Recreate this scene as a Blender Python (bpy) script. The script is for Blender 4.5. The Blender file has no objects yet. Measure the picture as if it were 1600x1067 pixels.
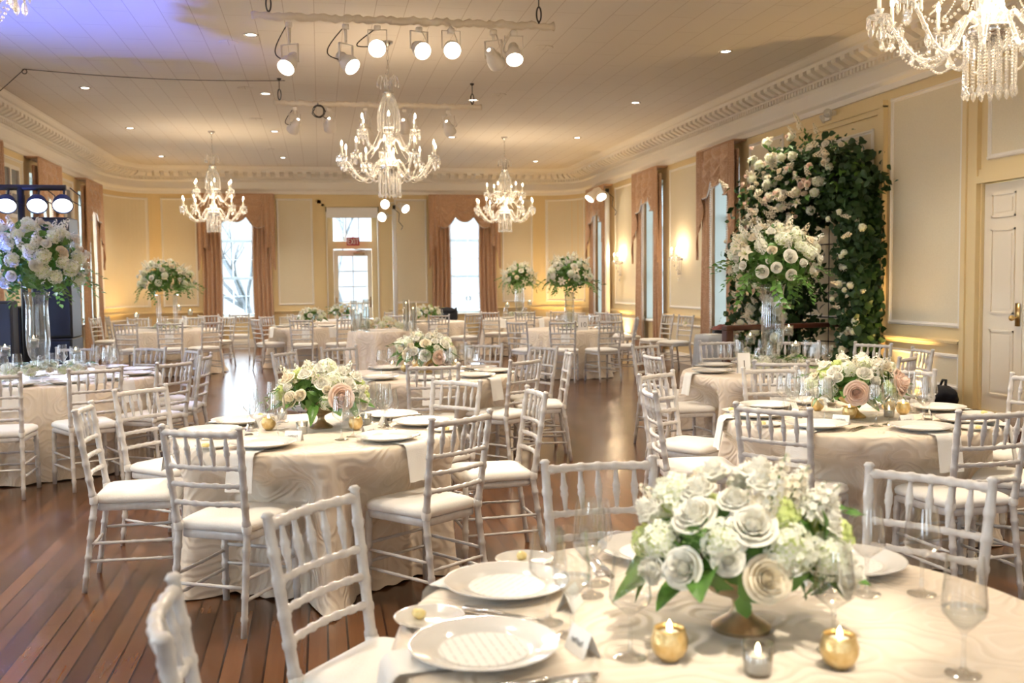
import bpy, math, random
from mathutils import Vector, Matrix
random.seed(11)
PI = math.pi
S = bpy.context.scene
COL = S.collection
H_EYE = 1.55
F_PX = 1560.0
CEIL = 4.30
WX, WL, WB, WF = 6.50, -4.75, 24.9, -3.2     # right wall, left wall, back wall, wall behind the camera

# ---------------------------------------------------------------- camera
def cam_axes():
    d = Vector((500 - 800, 533.5 - 441, -F_PX))
    d2 = Vector((1300 - 800, 533.5 - 432.4, -F_PX))
    y = d.normalized()
    z = d2.cross(d).normalized()
    x = y.cross(z).normalized()
    return Matrix((x, y, z))
M3 = cam_axes()
EYE = Vector((0, 0, H_EYE))
cd = bpy.data.cameras.new('camera')
cam = bpy.data.objects.new('camera', cd)
COL.objects.link(cam)
mw = M3.to_4x4(); mw.translation = EYE
cam.matrix_world = mw
cd.sensor_width = 36.0
cd.lens = F_PX / 1600 * 36
cd.clip_start = 0.05
cd.dof.use_dof = True
cd.dof.focus_distance = 5.6
cd.dof.aperture_fstop = 3.4
S.camera = cam

def ray(px, py):
    return M3 @ Vector((px - 800, 533.5 - py, -F_PX))
def P(px, py, h):
    "world point on the horizontal plane z=h seen at this pixel of the photograph"
    r = ray(px, py)
    t = (h - H_EYE) / r.z
    return EYE + r * t
def PX(px, py, X):
    "world point on the plane x=X seen at this pixel"
    r = ray(px, py)
    return EYE + r * (X / r.x)
def PY(px, py, Y):
    "world point at room depth Y seen at this pixel"
    r = ray(px, py)
    return EYE + r * (Y / r.y)

# ---------------------------------------------------------------- mesh builder
class MB:
    def __init__(s):
        s.v, s.f, s.m = [], [], []
        s.mi = 0
    def add(s, vs, fs):
        b = len(s.v)
        s.v += [tuple(x) for x in vs]
        for f in fs:
            s.f.append([i + b for i in f]); s.m.append(s.mi)
        return s
    def box(s, x0, x1, y0, y1, z0, z1, M=None):
        vs = [Vector((x, y, z)) for z in (z0, z1) for y in (y0, y1) for x in (x0, x1)]
        if M: vs = [M @ v for v in vs]
        return s.add(vs, [(0, 2, 3, 1), (4, 5, 7, 6), (0, 1, 5, 4), (2, 6, 7, 3), (0, 4, 6, 2), (1, 3, 7, 5)])
    def cbox(s, x0, x1, y0, y1, z0, z1, c=.004, M=None):
        "box with chamfered vertical and horizontal edges (octagon prism stack)"
        def ring(ix, z):
            a, b, e, d = x0 + ix, x1 - ix, y0 + ix, y1 - ix
            k = c
            return [(a + k, e, z), (b - k, e, z), (b, e + k, z), (b, d - k, z), (b - k, d, z), (a + k, d, z), (a, d - k, z), (a, e + k, z)]
        rs = [ring(c, z0), ring(0, z0 + c), ring(0, z1 - c), ring(c, z1)]
        vs = [Vector(p) for r in rs for p in r]
        if M: vs = [M @ v for v in vs]
        fs = [tuple(range(7, -1, -1)), tuple(range(24, 32))]
        for k in range(3):
            for i in range(8):
                j = (i + 1) % 8
                fs.append((k * 8 + i, k * 8 + j, k * 8 + 8 + j, k * 8 + 8 + i))
        return s.add(vs, fs)
    def lathe(s, prof, n=16, M=None, a0=0, cap=True):
        vs, fs = [], []
        k = len(prof)
        for i in range(n):
            a = a0 + 2 * PI * i / n
            for r, z in prof: vs.append(Vector((r * math.cos(a), r * math.sin(a), z)))
        for i in range(n):
            j = (i + 1) % n
            for q in range(k - 1):
                fs.append((i * k + q, j * k + q, j * k + q + 1, i * k + q + 1))
        if cap:
            if prof[0][0] > 1e-5: fs.append(tuple(i * k for i in range(n - 1, -1, -1)))
            if prof[-1][0] > 1e-5: fs.append(tuple(i * k + k - 1 for i in range(n)))
        if M: vs = [M @ v for v in vs]
        return s.add(vs, fs)
    def tube(s, pts, r, n=8, cap=True, closed=False):
        pts = [Vector(p) for p in pts]
        N = len(pts)
        rs = r if isinstance(r, (list, tuple)) else [r] * N
        vs, fs = [], []
        up = None
        for i in range(N):
            a = pts[i - 1] if i or closed else pts[0]
            b = pts[(i + 1) % N] if i < N - 1 or closed else pts[-1]
            t = (b - a).normalized() if (b - a).length > 1e-9 else Vector((0, 0, 1))
            if up is None:
                up = Vector((0, 0, 1)) if abs(t.z) < .9 else Vector((0, 1, 0))
            u = (up - t * up.dot(t))
            u = u.normalized() if u.length > 1e-6 else t.orthogonal().normalized()
            w = t.cross(u)
            up = u
            for k in range(n):
                an = 2 * PI * k / n
                vs.append(pts[i] + (u * math.cos(an) + w * math.sin(an)) * rs[i])
        for i in range(N if closed else N - 1):
            j = (i + 1) % N
            for k in range(n):
                q = (k + 1) % n
                fs.append((i * n + k, i * n + q, j * n + q, j * n + k))
        if cap and not closed:
            fs.append(tuple(range(n - 1, -1, -1)))
            fs.append(tuple(range((N - 1) * n, N * n)))
        return s.add(vs, fs)
    def grid(s, fn, nu, nv):
        vs = [fn(i / nu, j / nv) for i in range(nu + 1) for j in range(nv + 1)]
        w = nv + 1
        fs = [(i * w + j, (i + 1) * w + j, (i + 1) * w + j + 1, i * w + j + 1) for i in range(nu) for j in range(nv)]
        return s.add(vs, fs)
    def ball(s, c, r, nu=8, nv=6, sc=(1, 1, 1)):
        c = Vector(c)
        prof = [(r * math.sin(PI * k / nv), -r * math.cos(PI * k / nv)) for k in range(nv + 1)]
        M = Matrix.Translation(c) @ Matrix.Diagonal((sc[0], sc[1], sc[2], 1))
        return s.lathe([(max(a, 0.0), b) for a, b in prof], nu, M, cap=False)
    def mesh(s, name, mats, smooth=True):
        me = bpy.data.meshes.new(name)
        me.from_pydata(s.v, [], s.f)
        for m in (mats if isinstance(mats, (list, tuple)) else [mats]): me.materials.append(m)
        if len(set(s.m)) > 1: me.polygons.foreach_set('material_index', s.m)
        if smooth: me.polygons.foreach_set('use_smooth', [True] * len(me.polygons))
        me.update()
        return me

def sharpen(me, ang=40):
    try: me.set_sharp_from_angle(angle=math.radians(ang))
    except Exception: pass
    return me

# ---------------------------------------------------------------- objects
def inst(name, me, parent=None, M=None):
    o = bpy.data.objects.new(name, me)
    COL.objects.link(o)
    if parent is not None: o.parent = parent
    if M is not None: o.matrix_basis = M
    return o
def tag(o, label, cat, group=None, kind=None):
    o['label'] = label; o['category'] = cat
    if group: o['group'] = group
    if kind: o['kind'] = kind
    return o
def thing(name, label, cat, M=None, group=None):
    o = bpy.data.objects.new(name, None)
    o.empty_display_size = .1
    COL.objects.link(o)
    if M is not None: o.matrix_basis = M
    return tag(o, label, cat, group)
def struct(name, me, M=None):
    o = inst(name, me, None, M)
    o['kind'] = 'structure'
    return o
def T(x, y, z=0, rz=0, s=1):
    M = Matrix.Translation((x, y, z)) @ Matrix.Rotation(rz, 4, 'Z')
    return M @ Matrix.Scale(s, 4) if s != 1 else M
def align(pos, nrm, spin=0.0, s=1.0):
    "matrix that puts local +Z along nrm at pos"
    q = Vector(nrm).normalized().to_track_quat('Z', 'Y')
    return Matrix.Translation(pos) @ q.to_matrix().to_4x4() @ Matrix.Rotation(spin, 4, 'Z') @ Matrix.Scale(s, 4)
CACHE = {}
def once(key, fn):
    if key not in CACHE: CACHE[key] = fn()
    return CACHE[key]

# ---------------------------------------------------------------- materials
def newmat(name):
    m = bpy.data.materials.new(name); m.use_nodes = True
    nt = m.node_tree
    for n in list(nt.nodes): nt.nodes.remove(n)
    out = nt.nodes.new('ShaderNodeOutputMaterial')
    return m, nt, out
def pbr(name, col, rough=.5, metal=0, spec=.5, emit=None, es=0, bump=None, var=None, coat=0, trans=0, sheen=0):
    m, nt, out = newmat(name)
    b = nt.nodes.new('ShaderNodeBsdfPrincipled')
    b.inputs['Base Color'].default_value = (*col, 1)
    b.inputs['Roughness'].default_value = rough
    b.inputs['Metallic'].default_value = metal
    b.inputs['Specular IOR Level'].default_value = spec
    b.inputs['Coat Weight'].default_value = coat
    b.inputs['Sheen Weight'].default_value = sheen
    if emit:
        b.inputs['Emission Color'].default_value = (*emit, 1); b.inputs['Emission Strength'].default_value = es
    sh = b.outputs[0]
    if trans:
        t = nt.nodes.new('ShaderNodeBsdfTranslucent'); t.inputs[0].default_value = (*[min(1, c * 1.15) for c in col], 1)
        mx = nt.nodes.new('ShaderNodeMixShader'); mx.inputs[0].default_value = trans
        nt.links.new(sh, mx.inputs[1]); nt.links.new(t.outputs[0], mx.inputs[2]); sh = mx.outputs[0]
    if bump or var:
        tc = nt.nodes.new('ShaderNodeTexCoord')
    if var:      # (scale, second colour)
        n = nt.nodes.new('ShaderNodeTexNoise'); n.inputs['Scale'].default_value = var[0]; n.inputs['Detail'].default_value = 3
        r = nt.nodes.new('ShaderNodeValToRGB')
        r.color_ramp.elements[0].color = (*col, 1); r.color_ramp.elements[1].color = (*var[1], 1)
        r.color_ramp.elements[0].position = .35; r.color_ramp.elements[1].position = .65
        nt.links.new(tc.outputs['Object'], n.inputs['Vector']); nt.links.new(n.outputs[0], r.inputs[0]); nt.links.new(r.outputs[0], b.inputs['Base Color'])
    if bump:     # (scale, strength)
        n = nt.nodes.new('ShaderNodeTexNoise'); n.inputs['Scale'].default_value = bump[0]; n.inputs['Detail'].default_value = 4
        bp = nt.nodes.new('ShaderNodeBump'); bp.inputs['Strength'].default_value = bump[1]; bp.inputs['Distance'].default_value = .01
        nt.links.new(tc.outputs['Object'], n.inputs['Vector']); nt.links.new(n.outputs[0], bp.inputs['Height']); nt.links.new(bp.outputs[0], b.inputs['Normal'])
    nt.links.new(sh, out.inputs[0])
    return m
def thin_glass(name, tint=(1, 1, 1), base=.06, rough=.02, body=0.0, bodycol=(1, 1, 1), edge=.75):
    "thin clear glass: transparent, with a mirror reflection that grows at grazing angles; body = share of milky diffuse"
    m, nt, out = newmat(name)
    tr = nt.nodes.new('ShaderNodeBsdfTransparent'); tr.inputs[0].default_value = (*tint, 1)
    gl = nt.nodes.new('ShaderNodeBsdfGlossy'); gl.inputs['Roughness'].default_value = rough
    lw = nt.nodes.new('ShaderNodeLayerWeight'); lw.inputs[0].default_value = .5
    mr = nt.nodes.new('ShaderNodeMapRange'); mr.inputs['To Min'].default_value = base; mr.inputs['To Max'].default_value = edge
    pw = nt.nodes.new('ShaderNodeMath'); pw.operation = 'POWER'; pw.inputs[1].default_value = 2.2
    mx = nt.nodes.new('ShaderNodeMixShader')
    nt.links.new(lw.outputs['Facing'], pw.inputs[0]); nt.links.new(pw.outputs[0], mr.inputs[0]); nt.links.new(mr.outputs[0], mx.inputs[0])
    nt.links.new(tr.outputs[0], mx.inputs[1]); nt.links.new(gl.outputs[0], mx.inputs[2])
    sh = mx.outputs[0]
    if body:
        df = nt.nodes.new('ShaderNodeBsdfTranslucent'); df.inputs[0].default_value = (*bodycol, 1)
        dd = nt.nodes.new('ShaderNodeBsdfDiffuse'); dd.inputs[0].default_value = (*bodycol, 1)
        m0 = nt.nodes.new('ShaderNodeMixShader'); m0.inputs[0].default_value = .5
        nt.links.new(df.outputs[0], m0.inputs[1]); nt.links.new(dd.outputs[0], m0.inputs[2])
        m2 = nt.nodes.new('ShaderNodeMixShader'); m2.inputs[0].default_value = body
        nt.links.new(sh, m2.inputs[1]); nt.links.new(m0.outputs[0], m2.inputs[2]); sh = m2.outputs[0]
    nt.links.new(sh, out.inputs[0])
    return m
def emis(name, col, st):
    m, nt, out = newmat(name)
    e = nt.nodes.new('ShaderNodeEmission'); e.inputs[0].default_value = (*col, 1); e.inputs[1].default_value = st
    nt.links.new(e.outputs[0], out.inputs[0])
    return m

def mat_floor():
    m, nt, out = newmat('floor_wood'); N = nt.nodes.new; L = nt.links.new
    b = N('ShaderNodeBsdfPrincipled')
    tc = N('ShaderNodeTexCoord')
    mp = N('ShaderNodeMapping'); mp.inputs['Rotation'].default_value = (0, 0, PI / 2)
    L(tc.outputs['Object'], mp.inputs[0])
    br = N('ShaderNodeTexBrick')
    br.inputs['Scale'].default_value = 1; br.inputs['Brick Width'].default_value = 1.6; br.inputs['Row Height'].default_value = .085
    br.inputs['Mortar Size'].default_value = .005; br.inputs['Mortar Smooth'].default_value = .2; br.offset = .37
    br.inputs['Color1'].default_value = (.072, .029, .012, 1); br.inputs['Color2'].default_value = (.165, .073, .031, 1); br.inputs['Mortar'].default_value = (.022, .009, .005, 1)
    L(mp.outputs[0], br.inputs[0])
    mp2 = N('ShaderNodeMapping'); mp2.inputs['Scale'].default_value = (24, 1.2, 1)
    L(tc.outputs['Object'], mp2.inputs[0])
    n = N('ShaderNodeTexNoise'); n.inputs['Scale'].default_value = 2.0; n.inputs['Detail'].default_value = 6
    L(mp2.outputs[0], n.inputs[0])
    mr = N('ShaderNodeMapRange'); mr.inputs['To Min'].default_value = .82; mr.inputs['To Max'].default_value = 1.18
    L(n.outputs[0], mr.inputs[0])
    mix = N('ShaderNodeVectorMath'); mix.operation = 'SCALE'
    L(br.outputs[0], mix.inputs[0]); L(mr.outputs[0], mix.inputs['Scale'])
    L(mix.outputs[0], b.inputs['Base Color'])
    n2 = N('ShaderNodeTexNoise'); n2.inputs['Scale'].default_value = 1.3; n2.inputs['Detail'].default_value = 3
    L(tc.outputs['Object'], n2.inputs[0])
    r2 = N('ShaderNodeMapRange'); r2.inputs['To Min'].default_value = .13; r2.inputs['To Max'].default_value = .27
    L(n2.outputs[0], r2.inputs[0]); L(r2.outputs[0], b.inputs['Roughness'])
    b.inputs['Specular IOR Level'].default_value = .6; b.inputs['Coat Weight'].default_value = .0
    bp = N('ShaderNodeBump'); bp.inputs['Strength'].default_value = .035; bp.inputs['Distance'].default_value = .01
    n3 = N('ShaderNodeTexNoise'); n3.inputs['Scale'].default_value = 7; n3.inputs['Detail'].default_value = 2
    L(tc.outputs['Object'], n3.inputs[0])
    L(n3.outputs[0], bp.inputs['Height']); L(bp.outputs[0], b.inputs['Normal'])
    L(b.outputs[0], out.inputs[0])
    return m
def mat_ceiling():
    m, nt, out = newmat('ceiling_tile'); N = nt.nodes.new; L = nt.links.new
    b = N('ShaderNodeBsdfPrincipled'); b.inputs['Roughness'].default_value = .8; b.inputs['Specular IOR Level'].default_value = .2
    tc = N('ShaderNodeTexCoord')
    mp = N('ShaderNodeMapping'); mp.inputs['Rotation'].default_value = (0, 0, PI / 2)
    L(tc.outputs['Object'], mp.inputs[0])
    br = N('ShaderNodeTexBrick'); br.offset = .5
    br.inputs['Scale'].default_value = 1; br.inputs['Brick Width'].default_value = 1.2; br.inputs['Row Height'].default_value = .305
    br.inputs['Mortar Size'].default_value = .003; br.inputs['Mortar Smooth'].default_value = .2
    br.inputs['Color1'].default_value = (.77, .72, .655, 1); br.inputs['Color2'].default_value = (.785, .735, .67, 1); br.inputs['Mortar'].default_value = (.50, .42, .35, 1)
    L(mp.outputs[0], br.inputs[0])
    L(br.outputs[0], b.inputs['Base Color'])
    n = N('ShaderNodeTexNoise'); n.inputs['Scale'].default_value = 60; n.inputs['Detail'].default_value = 3
    L(tc.outputs['Object'], n.inputs[0])
    bp = N('ShaderNodeBump'); bp.inputs['Strength'].default_value = .15; bp.inputs['Distance'].default_value = .004
    L(n.outputs[0], bp.inputs['Height']); L(bp.outputs[0], b.inputs['Normal'])
    L(b.outputs[0], out.inputs[0])
    return m
def mat_damask(name, c1, c2, scale=5.0, dist=3.0, bump=.35, rough=.6, sheen=.2):
    "cloth with an embroidered swirl: thin curling lines from a warped wave"
    m, nt, out = newmat(name); N = nt.nodes.new; L = nt.links.new
    b = N('ShaderNodeBsdfPrincipled'); b.inputs['Roughness'].default_value = rough; b.inputs['Sheen Weight'].default_value = sheen; b.inputs['Specular IOR Level'].default_value = .3
    tc = N('ShaderNodeTexCoord')
    n = N('ShaderNodeTexNoise'); n.inputs['Scale'].default_value = scale; n.inputs['Detail'].default_value = 0
    L(tc.outputs['Object'], n.inputs[0])
    mu = N('ShaderNodeMath'); mu.operation = 'MULTIPLY'; mu.inputs[1].default_value = dist * 15
    L(n.outputs[0], mu.inputs[0])
    si = N('ShaderNodeMath'); si.operation = 'SINE'; L(mu.outputs[0], si.inputs[0])
    rp = N('ShaderNodeValToRGB')
    rp.color_ramp.elements[0].position = .62; rp.color_ramp.elements[1].position = .97
    rp.color_ramp.elements[0].color = (*c1, 1); rp.color_ramp.elements[1].color = (*c2, 1)
    L(si.outputs[0], rp.inputs[0]); L(rp.outputs[0], b.inputs['Base Color'])
    bp = N('ShaderNodeBump'); bp.inputs['Strength'].default_value = bump; bp.inputs['Distance'].default_value = .006
    L(si.outputs[0], bp.inputs['Height']); L(bp.outputs[0], b.inputs['Normal'])
    L(b.outputs[0], out.inputs[0])
    return m

MT = dict(
    floor=mat_floor(), ceiling=mat_ceiling(),
    wall=pbr('wall_paint', (.78, .62, .34), .55, spec=.3),
    panel=pbr('wall_paper', (.78, .69, .50), .75, spec=.2, bump=(180, .25), var=(60, (.75, .66, .47))),
    white=pbr('trim_paint', (.84, .79, .70), .45, spec=.4),
    cornice=pbr('cornice_paint', (.86, .82, .75), .5, spec=.3),
    door=pbr('door_paint', (.83, .74, .58), .45),
    reveal=pbr('window_casing', (.62, .66, .60), .5),
    sash=pbr('sash_paint', (.74, .82, .86), .4),
    pane=thin_glass('window_glass', (.97, .99, 1), base=.03, edge=.5),
    blind=pbr('blind_slat', (.85, .90, .92), .4, trans=.3),
    chair=pbr('chair_silver', (.57, .545, .53), .36, spec=.5, coat=.25, var=(30, (.64, .62, .60))),
    cushion=pbr('cushion_fabric', (.84, .82, .78), .8, spec=.2, bump=(140, .2)),
    cloth=mat_damask('damask_cloth', (.765, .66, .53), (.81, .71, .59), 7.0, 3.0, .3),
    pinkcloth=mat_damask('sweetheart_cloth', (.80, .68, .54), (.86, .74, .62), 6, 3),
    greycloth=pbr('grey_linen', (.42, .43, .44), .8, bump=(60, .3)),
    napkin=pbr('napkin_linen', (.86, .85, .82), .8, spec=.2, bump=(200, .15)),
    plate=pbr('porcelain', (.77, .755, .72), .12, spec=.5, coat=.3),
    silver=pbr('cutlery_steel', (.75, .74, .72), .18, metal=1),
    card=pbr('card_paper', (.88, .87, .84), .7),
    glass=thin_glass('clear_glass', (.985, .99, .99), base=.11, edge=.95),
    thickglass=thin_glass('vase_glass', (.95, .97, .97), base=.09, edge=.9, rough=.01),
    acrylic=thin_glass('acrylic', (.97, .98, .99), base=.12, edge=.9, body=.12),
    water=thin_glass('water', (.93, .96, .97), base=.06, edge=.6),
    crystal=thin_glass('crystal', (.98, .985, .99), base=.24, edge=.95, rough=.03, body=.18, bodycol=(.95, .94, .92)),
    gold=pbr('mercury_gold', (.72, .50, .20), .28, metal=.75, bump=(60, .5), var=(40, (.90, .70, .36))),
    bronze=pbr('aged_bronze', (.42, .32, .20), .35, metal=.8, var=(25, (.55, .42, .26))),
    chrome=pbr('chandelier_metal', (.62, .60, .58), .25, metal=1),
    wax=pbr('candle_wax', (.90, .86, .78), .5, trans=.2),
    flame=emis('candle_flame', (1, .72, .36), 22),
    bulb=emis('candle_bulb', (1, .80, .52), 26),
    lens=emis('spot_lens', (1, .90, .74), 14),
    lensoff=pbr('dark_lens', (.55, .52, .48), .2),
    parlens=emis('par_lens', (.86, .93, 1), 10),
    downlens=emis('downlight_lens', (1, .93, .82), 18),
    sleeve=pbr('candle_sleeve', (.88, .86, .80), .4, trans=.25),
    canwhite=pbr('lamp_can_paint', (.80, .75, .68), .4),
    wrap=pbr('wrapped_cloth', (.78, .70, .58), .85, bump=(40, .6)),
    black=pbr('black_plastic', (.015, .016, .02), .45),
    navy=pbr('speaker_grille', (.018, .03, .07), .5),
    blackmetal=pbr('black_iron', (.012, .012, .012), .4, metal=.3),
    cable=pbr('cable_rubber', (.05, .045, .04), .6),
    curtain=mat_damask('brocade', (.53, .33, .20), (.61, .40, .255), 9, 2.6, .3, .55, .2),
    fringe=pbr('tassel_fringe', (.62, .52, .44), .8, bump=(120, .6)),
    darkwood=pbr('dark_mahogany', (.065, .022, .014), .3, var=(8, (.10, .035, .02))),
    exit_red=pbr('exit_sign_red', (.42, .022, .035), .4), exit_white=pbr('exit_letter', (.85, .80, .78), .5),
    brass=pbr('brass', (.72, .52, .22), .28, metal=1),
    petal=pbr('white_petal', (.89, .87, .80), .55, spec=.25, trans=.22, var=(1.6, (.86, .83, .72))),
    cream=pbr('cream_petal', (.89, .82, .67), .55, spec=.25, trans=.22, var=(1.6, (.86, .75, .56))),
    blush=pbr('blush_petal', (.86, .68, .57), .55, spec=.25, trans=.22),
    hydra=pbr('hydrangea_petal', (.89, .88, .80), .6, spec=.2, trans=.25, var=(2.5, (.80, .82, .62))),
    lime=pbr('lime_floret', (.62, .70, .28), .6, spec=.2, trans=.25),
    leaf=pbr('green_leaf', (.07, .165, .028), .38, spec=.4, trans=.16, var=(9, (.11, .24, .042))),
    darkleaf=pbr('ivy_leaf', (.017, .045, .012), .45, spec=.3, trans=.08, var=(6, (.032, .075, .02))),
    grayleaf=pbr('eucalyptus_leaf', (.20, .27, .22), .6, trans=.15),
    stem=pbr('green_stem', (.13, .20, .06), .6),
    screen=pbr('vent_screen', (.20, .19, .17), .6),
    bark=pbr('tree_bark', (.10, .11, .12), .9), lawn=pbr('lawn', (.045, .055, .04), .9),
    menu=None, butter=pbr('butter', (.85, .70, .30), .4),
    uplens=emis('uplight_lens', (1, .62, .22), 6), bluelens=emis('blue_lens', (.15, .25, 1), 10),
    coat=pbr('black_coat', (.012, .013, .018), .85, bump=(30, .5)),
)
def mat_menu():
    m, nt, out = newmat('menu_paper'); N = nt.nodes.new; L = nt.links.new
    b = N('ShaderNodeBsdfPrincipled'); b.inputs['Roughness'].default_value = .7
    tc = N('ShaderNodeTexCoord'); sx = N('ShaderNodeSeparateXYZ'); L(tc.outputs['Object'], sx.inputs[0])
    w = N('ShaderNodeMath'); w.operation = 'MULTIPLY'; w.inputs[1].default_value = 330; L(sx.outputs['Y'], w.inputs[0])
    si = N('ShaderNodeMath'); si.operation = 'SINE'; L(w.outputs[0], si.inputs[0])
    n = N('ShaderNodeTexNoise'); n.inputs['Scale'].default_value = 90; L(tc.outputs['Object'], n.inputs[0])
    mu = N('ShaderNodeMath'); mu.operation = 'MULTIPLY'; L(si.outputs[0], mu.inputs[0]); L(n.outputs[0], mu.inputs[1])
    r = N('ShaderNodeValToRGB'); r.color_ramp.elements[0].position = .36; r.color_ramp.elements[1].position = .46
    r.color_ramp.elements[0].color = (.84, .83, .79, 1); r.color_ramp.elements[1].color = (.62, .61, .58, 1)
    L(mu.outputs[0], r.inputs[0]); L(r.outputs[0], b.inputs['Base Color']); L(b.outputs[0], out.inputs[0])
    return m
MT['menu'] = mat_menu()
# ================================================================ room shell
def poly_room():
    pts = [(WX, WF), (WX, 23.9)]
    for k in range(1, 9):
        a = PI / 2 * k / 8
        pts.append((5.53 + .97 * math.cos(a), 23.9 + 1.0 * math.sin(a)))
    for k in range(0, 13):
        a = PI / 2 * (1 - k / 12)
        pts.append((-3.86 - .89 * math.cos(a), 23.1 + 1.8 * math.sin(a)))
    pts.append((WL, WF))
    return pts
ROOM = poly_room()

def sweep(prof, pts, closed=False):
    "extrude a profile of (distance from the wall, height) along the wall line; the room is on the left-hand side of the line"
    mb = MB()
    n = len(pts); k = len(prof)
    nrm = []
    for i in range(n):
        a = Vector(pts[i - 1] if i else pts[0]); b = Vector(pts[i]); c = Vector(pts[i + 1] if i < n - 1 else pts[-1])
        d1 = (b - a) if (b - a).length > 1e-6 else (c - b)
        d2 = (c - b) if (c - b).length > 1e-6 else (b - a)
        n1 = Vector((-d1.y, d1.x)).normalized(); n2 = Vector((-d2.y, d2.x)).normalized()
        m = (n1 + n2).normalized()
        nrm.append(m / max(.4, m.dot(n1)))
    vs = [(pts[i][0] + nrm[i].x * d, pts[i][1] + nrm[i].y * d, z) for i in range(n) for d, z in prof]
    fs = [(i * k + q, i * k + q + 1, (i + 1) * k + q + 1, (i + 1) * k + q) for i in range(n - 1) for q in range(k - 1)]
    mb.add(vs, fs)
    return mb
def walk(pts, step, s0=0.0):
    "points with inward normals at even spacing along a line"
    out = []; carry = s0
    for a, b in zip(pts, pts[1:]):
        a = Vector(a); b = Vector(b); L = (b - a).length; d = (b - a) / L
        s = carry
        while s < L:
            out.append((a + d * s, Vector((-d.y, d.x)), d)); s += step
        carry = s - L
    return out

fl = MB(); fl.box(WL - .4, WX + .4, WF - .4, WB + .5, -.2, 0)
struct('floor', fl.mesh('floor', MT['floor'], False))
ce = MB(); ce.box(WL - .4, WX + .4, WF - .4, WB + .5, CEIL, CEIL + .2)
struct('ceiling', ce.mesh('ceiling', MT['ceiling'], False))

TH = .38
def wall(name, mapf, s0, s1, holes):
    "mapf(s, depth outward, z) -> world; holes (s0, s1, z0, z1)"
    mb = MB()
    cuts = sorted({s0, s1} | {h[0] for h in holes} | {h[1] for h in holes})
    for a, b in zip(cuts, cuts[1:]):
        hs = sorted([h for h in holes if h[0] < b - 1e-6 and h[1] > a + 1e-6], key=lambda h: h[2])
        z = 0
        spans = []
        for h in hs:
            if h[2] > z: spans.append((z, h[2]))
            z = h[3]
        if z < CEIL: spans.append((z, CEIL))
        for z0, z1 in spans:
            vs = [mapf(s, d, zz) for zz in (z0, z1) for d in (0, TH) for s in (a, b)]
            mb.add(vs, [(0, 2, 3, 1), (4, 5, 7, 6), (0, 1, 5, 4), (2, 6, 7, 3), (0, 4, 6, 2), (1, 3, 7, 5)])
    return struct(name, mb.mesh(name, MT['wall'], False))
mapR = lambda s, d, z: Vector((WX + d, s, z))
mapL = lambda s, d, z: Vector((WL - d, s, z))
mapB = lambda s, d, z: Vector((s, WB + d, z))
mapF = lambda s, d, z: Vector((s, WF - d, z))
WZ0, WZ1, WHALF = .74, 3.45, .50
RW = [22.5, 18.9, 15.33]
LW = [22.05, 18.6, 15.2, 11.7, 8.2, 4.7, 1.2]
BW = [-1.93, 3.56]
FW = [-2.4, .8, 4.0]  # unseen windows added behind the camera to let in fill daylight
DOORX = .81
win = lambda c: (c - WHALF, c + WHALF, WZ0, WZ1)
RD = (7.80, 8.96)
wall('wall_right', mapR, WF, 23.9, [win(c) for c in RW] + [(RD[0], RD[1], .2, 2.46)])
wall('wall_left', mapL, WF, 23.1, [win(c) for c in LW])
wall('wall_back', mapB, -3.86, 5.53, [win(c) for c in BW] + [(DOORX - .64, DOORX + .64, 0, 3.40)])
wall('wall_front', mapF, WL, WX, [win(c) for c in FW])
for nm, seg in (('wall_back_right', ROOM[1:10]), ('wall_back_left', ROOM[10:23])):
    mb = sweep([(-TH, 0), (0, 0), (0, CEIL), (-TH, CEIL), (-TH, 0)], seg)
    struct(nm, mb.mesh(nm, MT['wall'], False))

# cornice, dentils, egg band, chair rail, baseboard
corn = [(0, 3.68), (.03, 3.685), (.035, 3.75), (.075, 3.785), (.085, 3.81), (.05, 3.815), (.05, 3.965), (.075, 3.985), (.085, 4.0), (.085, 4.055),
        (.13, 4.06), (.135, 4.085), (.15, 4.09), (.15, 4.175), (.33, 4.185), (.34, 4.225), (.385, 4.235), (.43, 4.27), (.44, 4.285), (.47, 4.30)]
struct('trim_1', sharpen(sweep(corn, ROOM).mesh('cornice', MT['cornice'], True), 25))
mb = MB()
for p, n, d in walk(ROOM, .085, .03):
    M = Matrix(((d.x, n.x, 0, p.x), (d.y, n.y, 0, p.y), (0, 0, 1, 0), (0, 0, 0, 1)))
    mb.box(-.022, .022, .08, .128, 3.998, 4.056, M)
struct('trim_2', mb.mesh('dentil_band', MT['cornice'], False))
mb = MB()
for p, n, d in walk(ROOM, .21, .05):
    M = Matrix(((d.x, n.x, 0, p.x), (d.y, n.y, 0, p.y), (0, 0, 1, 0), (0, 0, 0, 1)))
    mb.add([M @ Vector(v) for v in ((-.055, .15, 4.075), (.055, .15, 4.075), (.055, .20, 4.078), (-.055, .20, 4.078), (-.055, .32, 4.14), (.055, .32, 4.14), (-.055, .325, 4.185), (.055, .325, 4.185), (-.055, .15, 4.183), (.055, .15, 4.183))],
           [(0, 1, 2, 3), (3, 2, 5, 4), (4, 5, 7, 6), (0, 3, 4, 6, 8), (1, 9, 7, 5, 2)])
struct('trim_3', mb.mesh('modillion_band', MT['cornice'], False))

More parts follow.
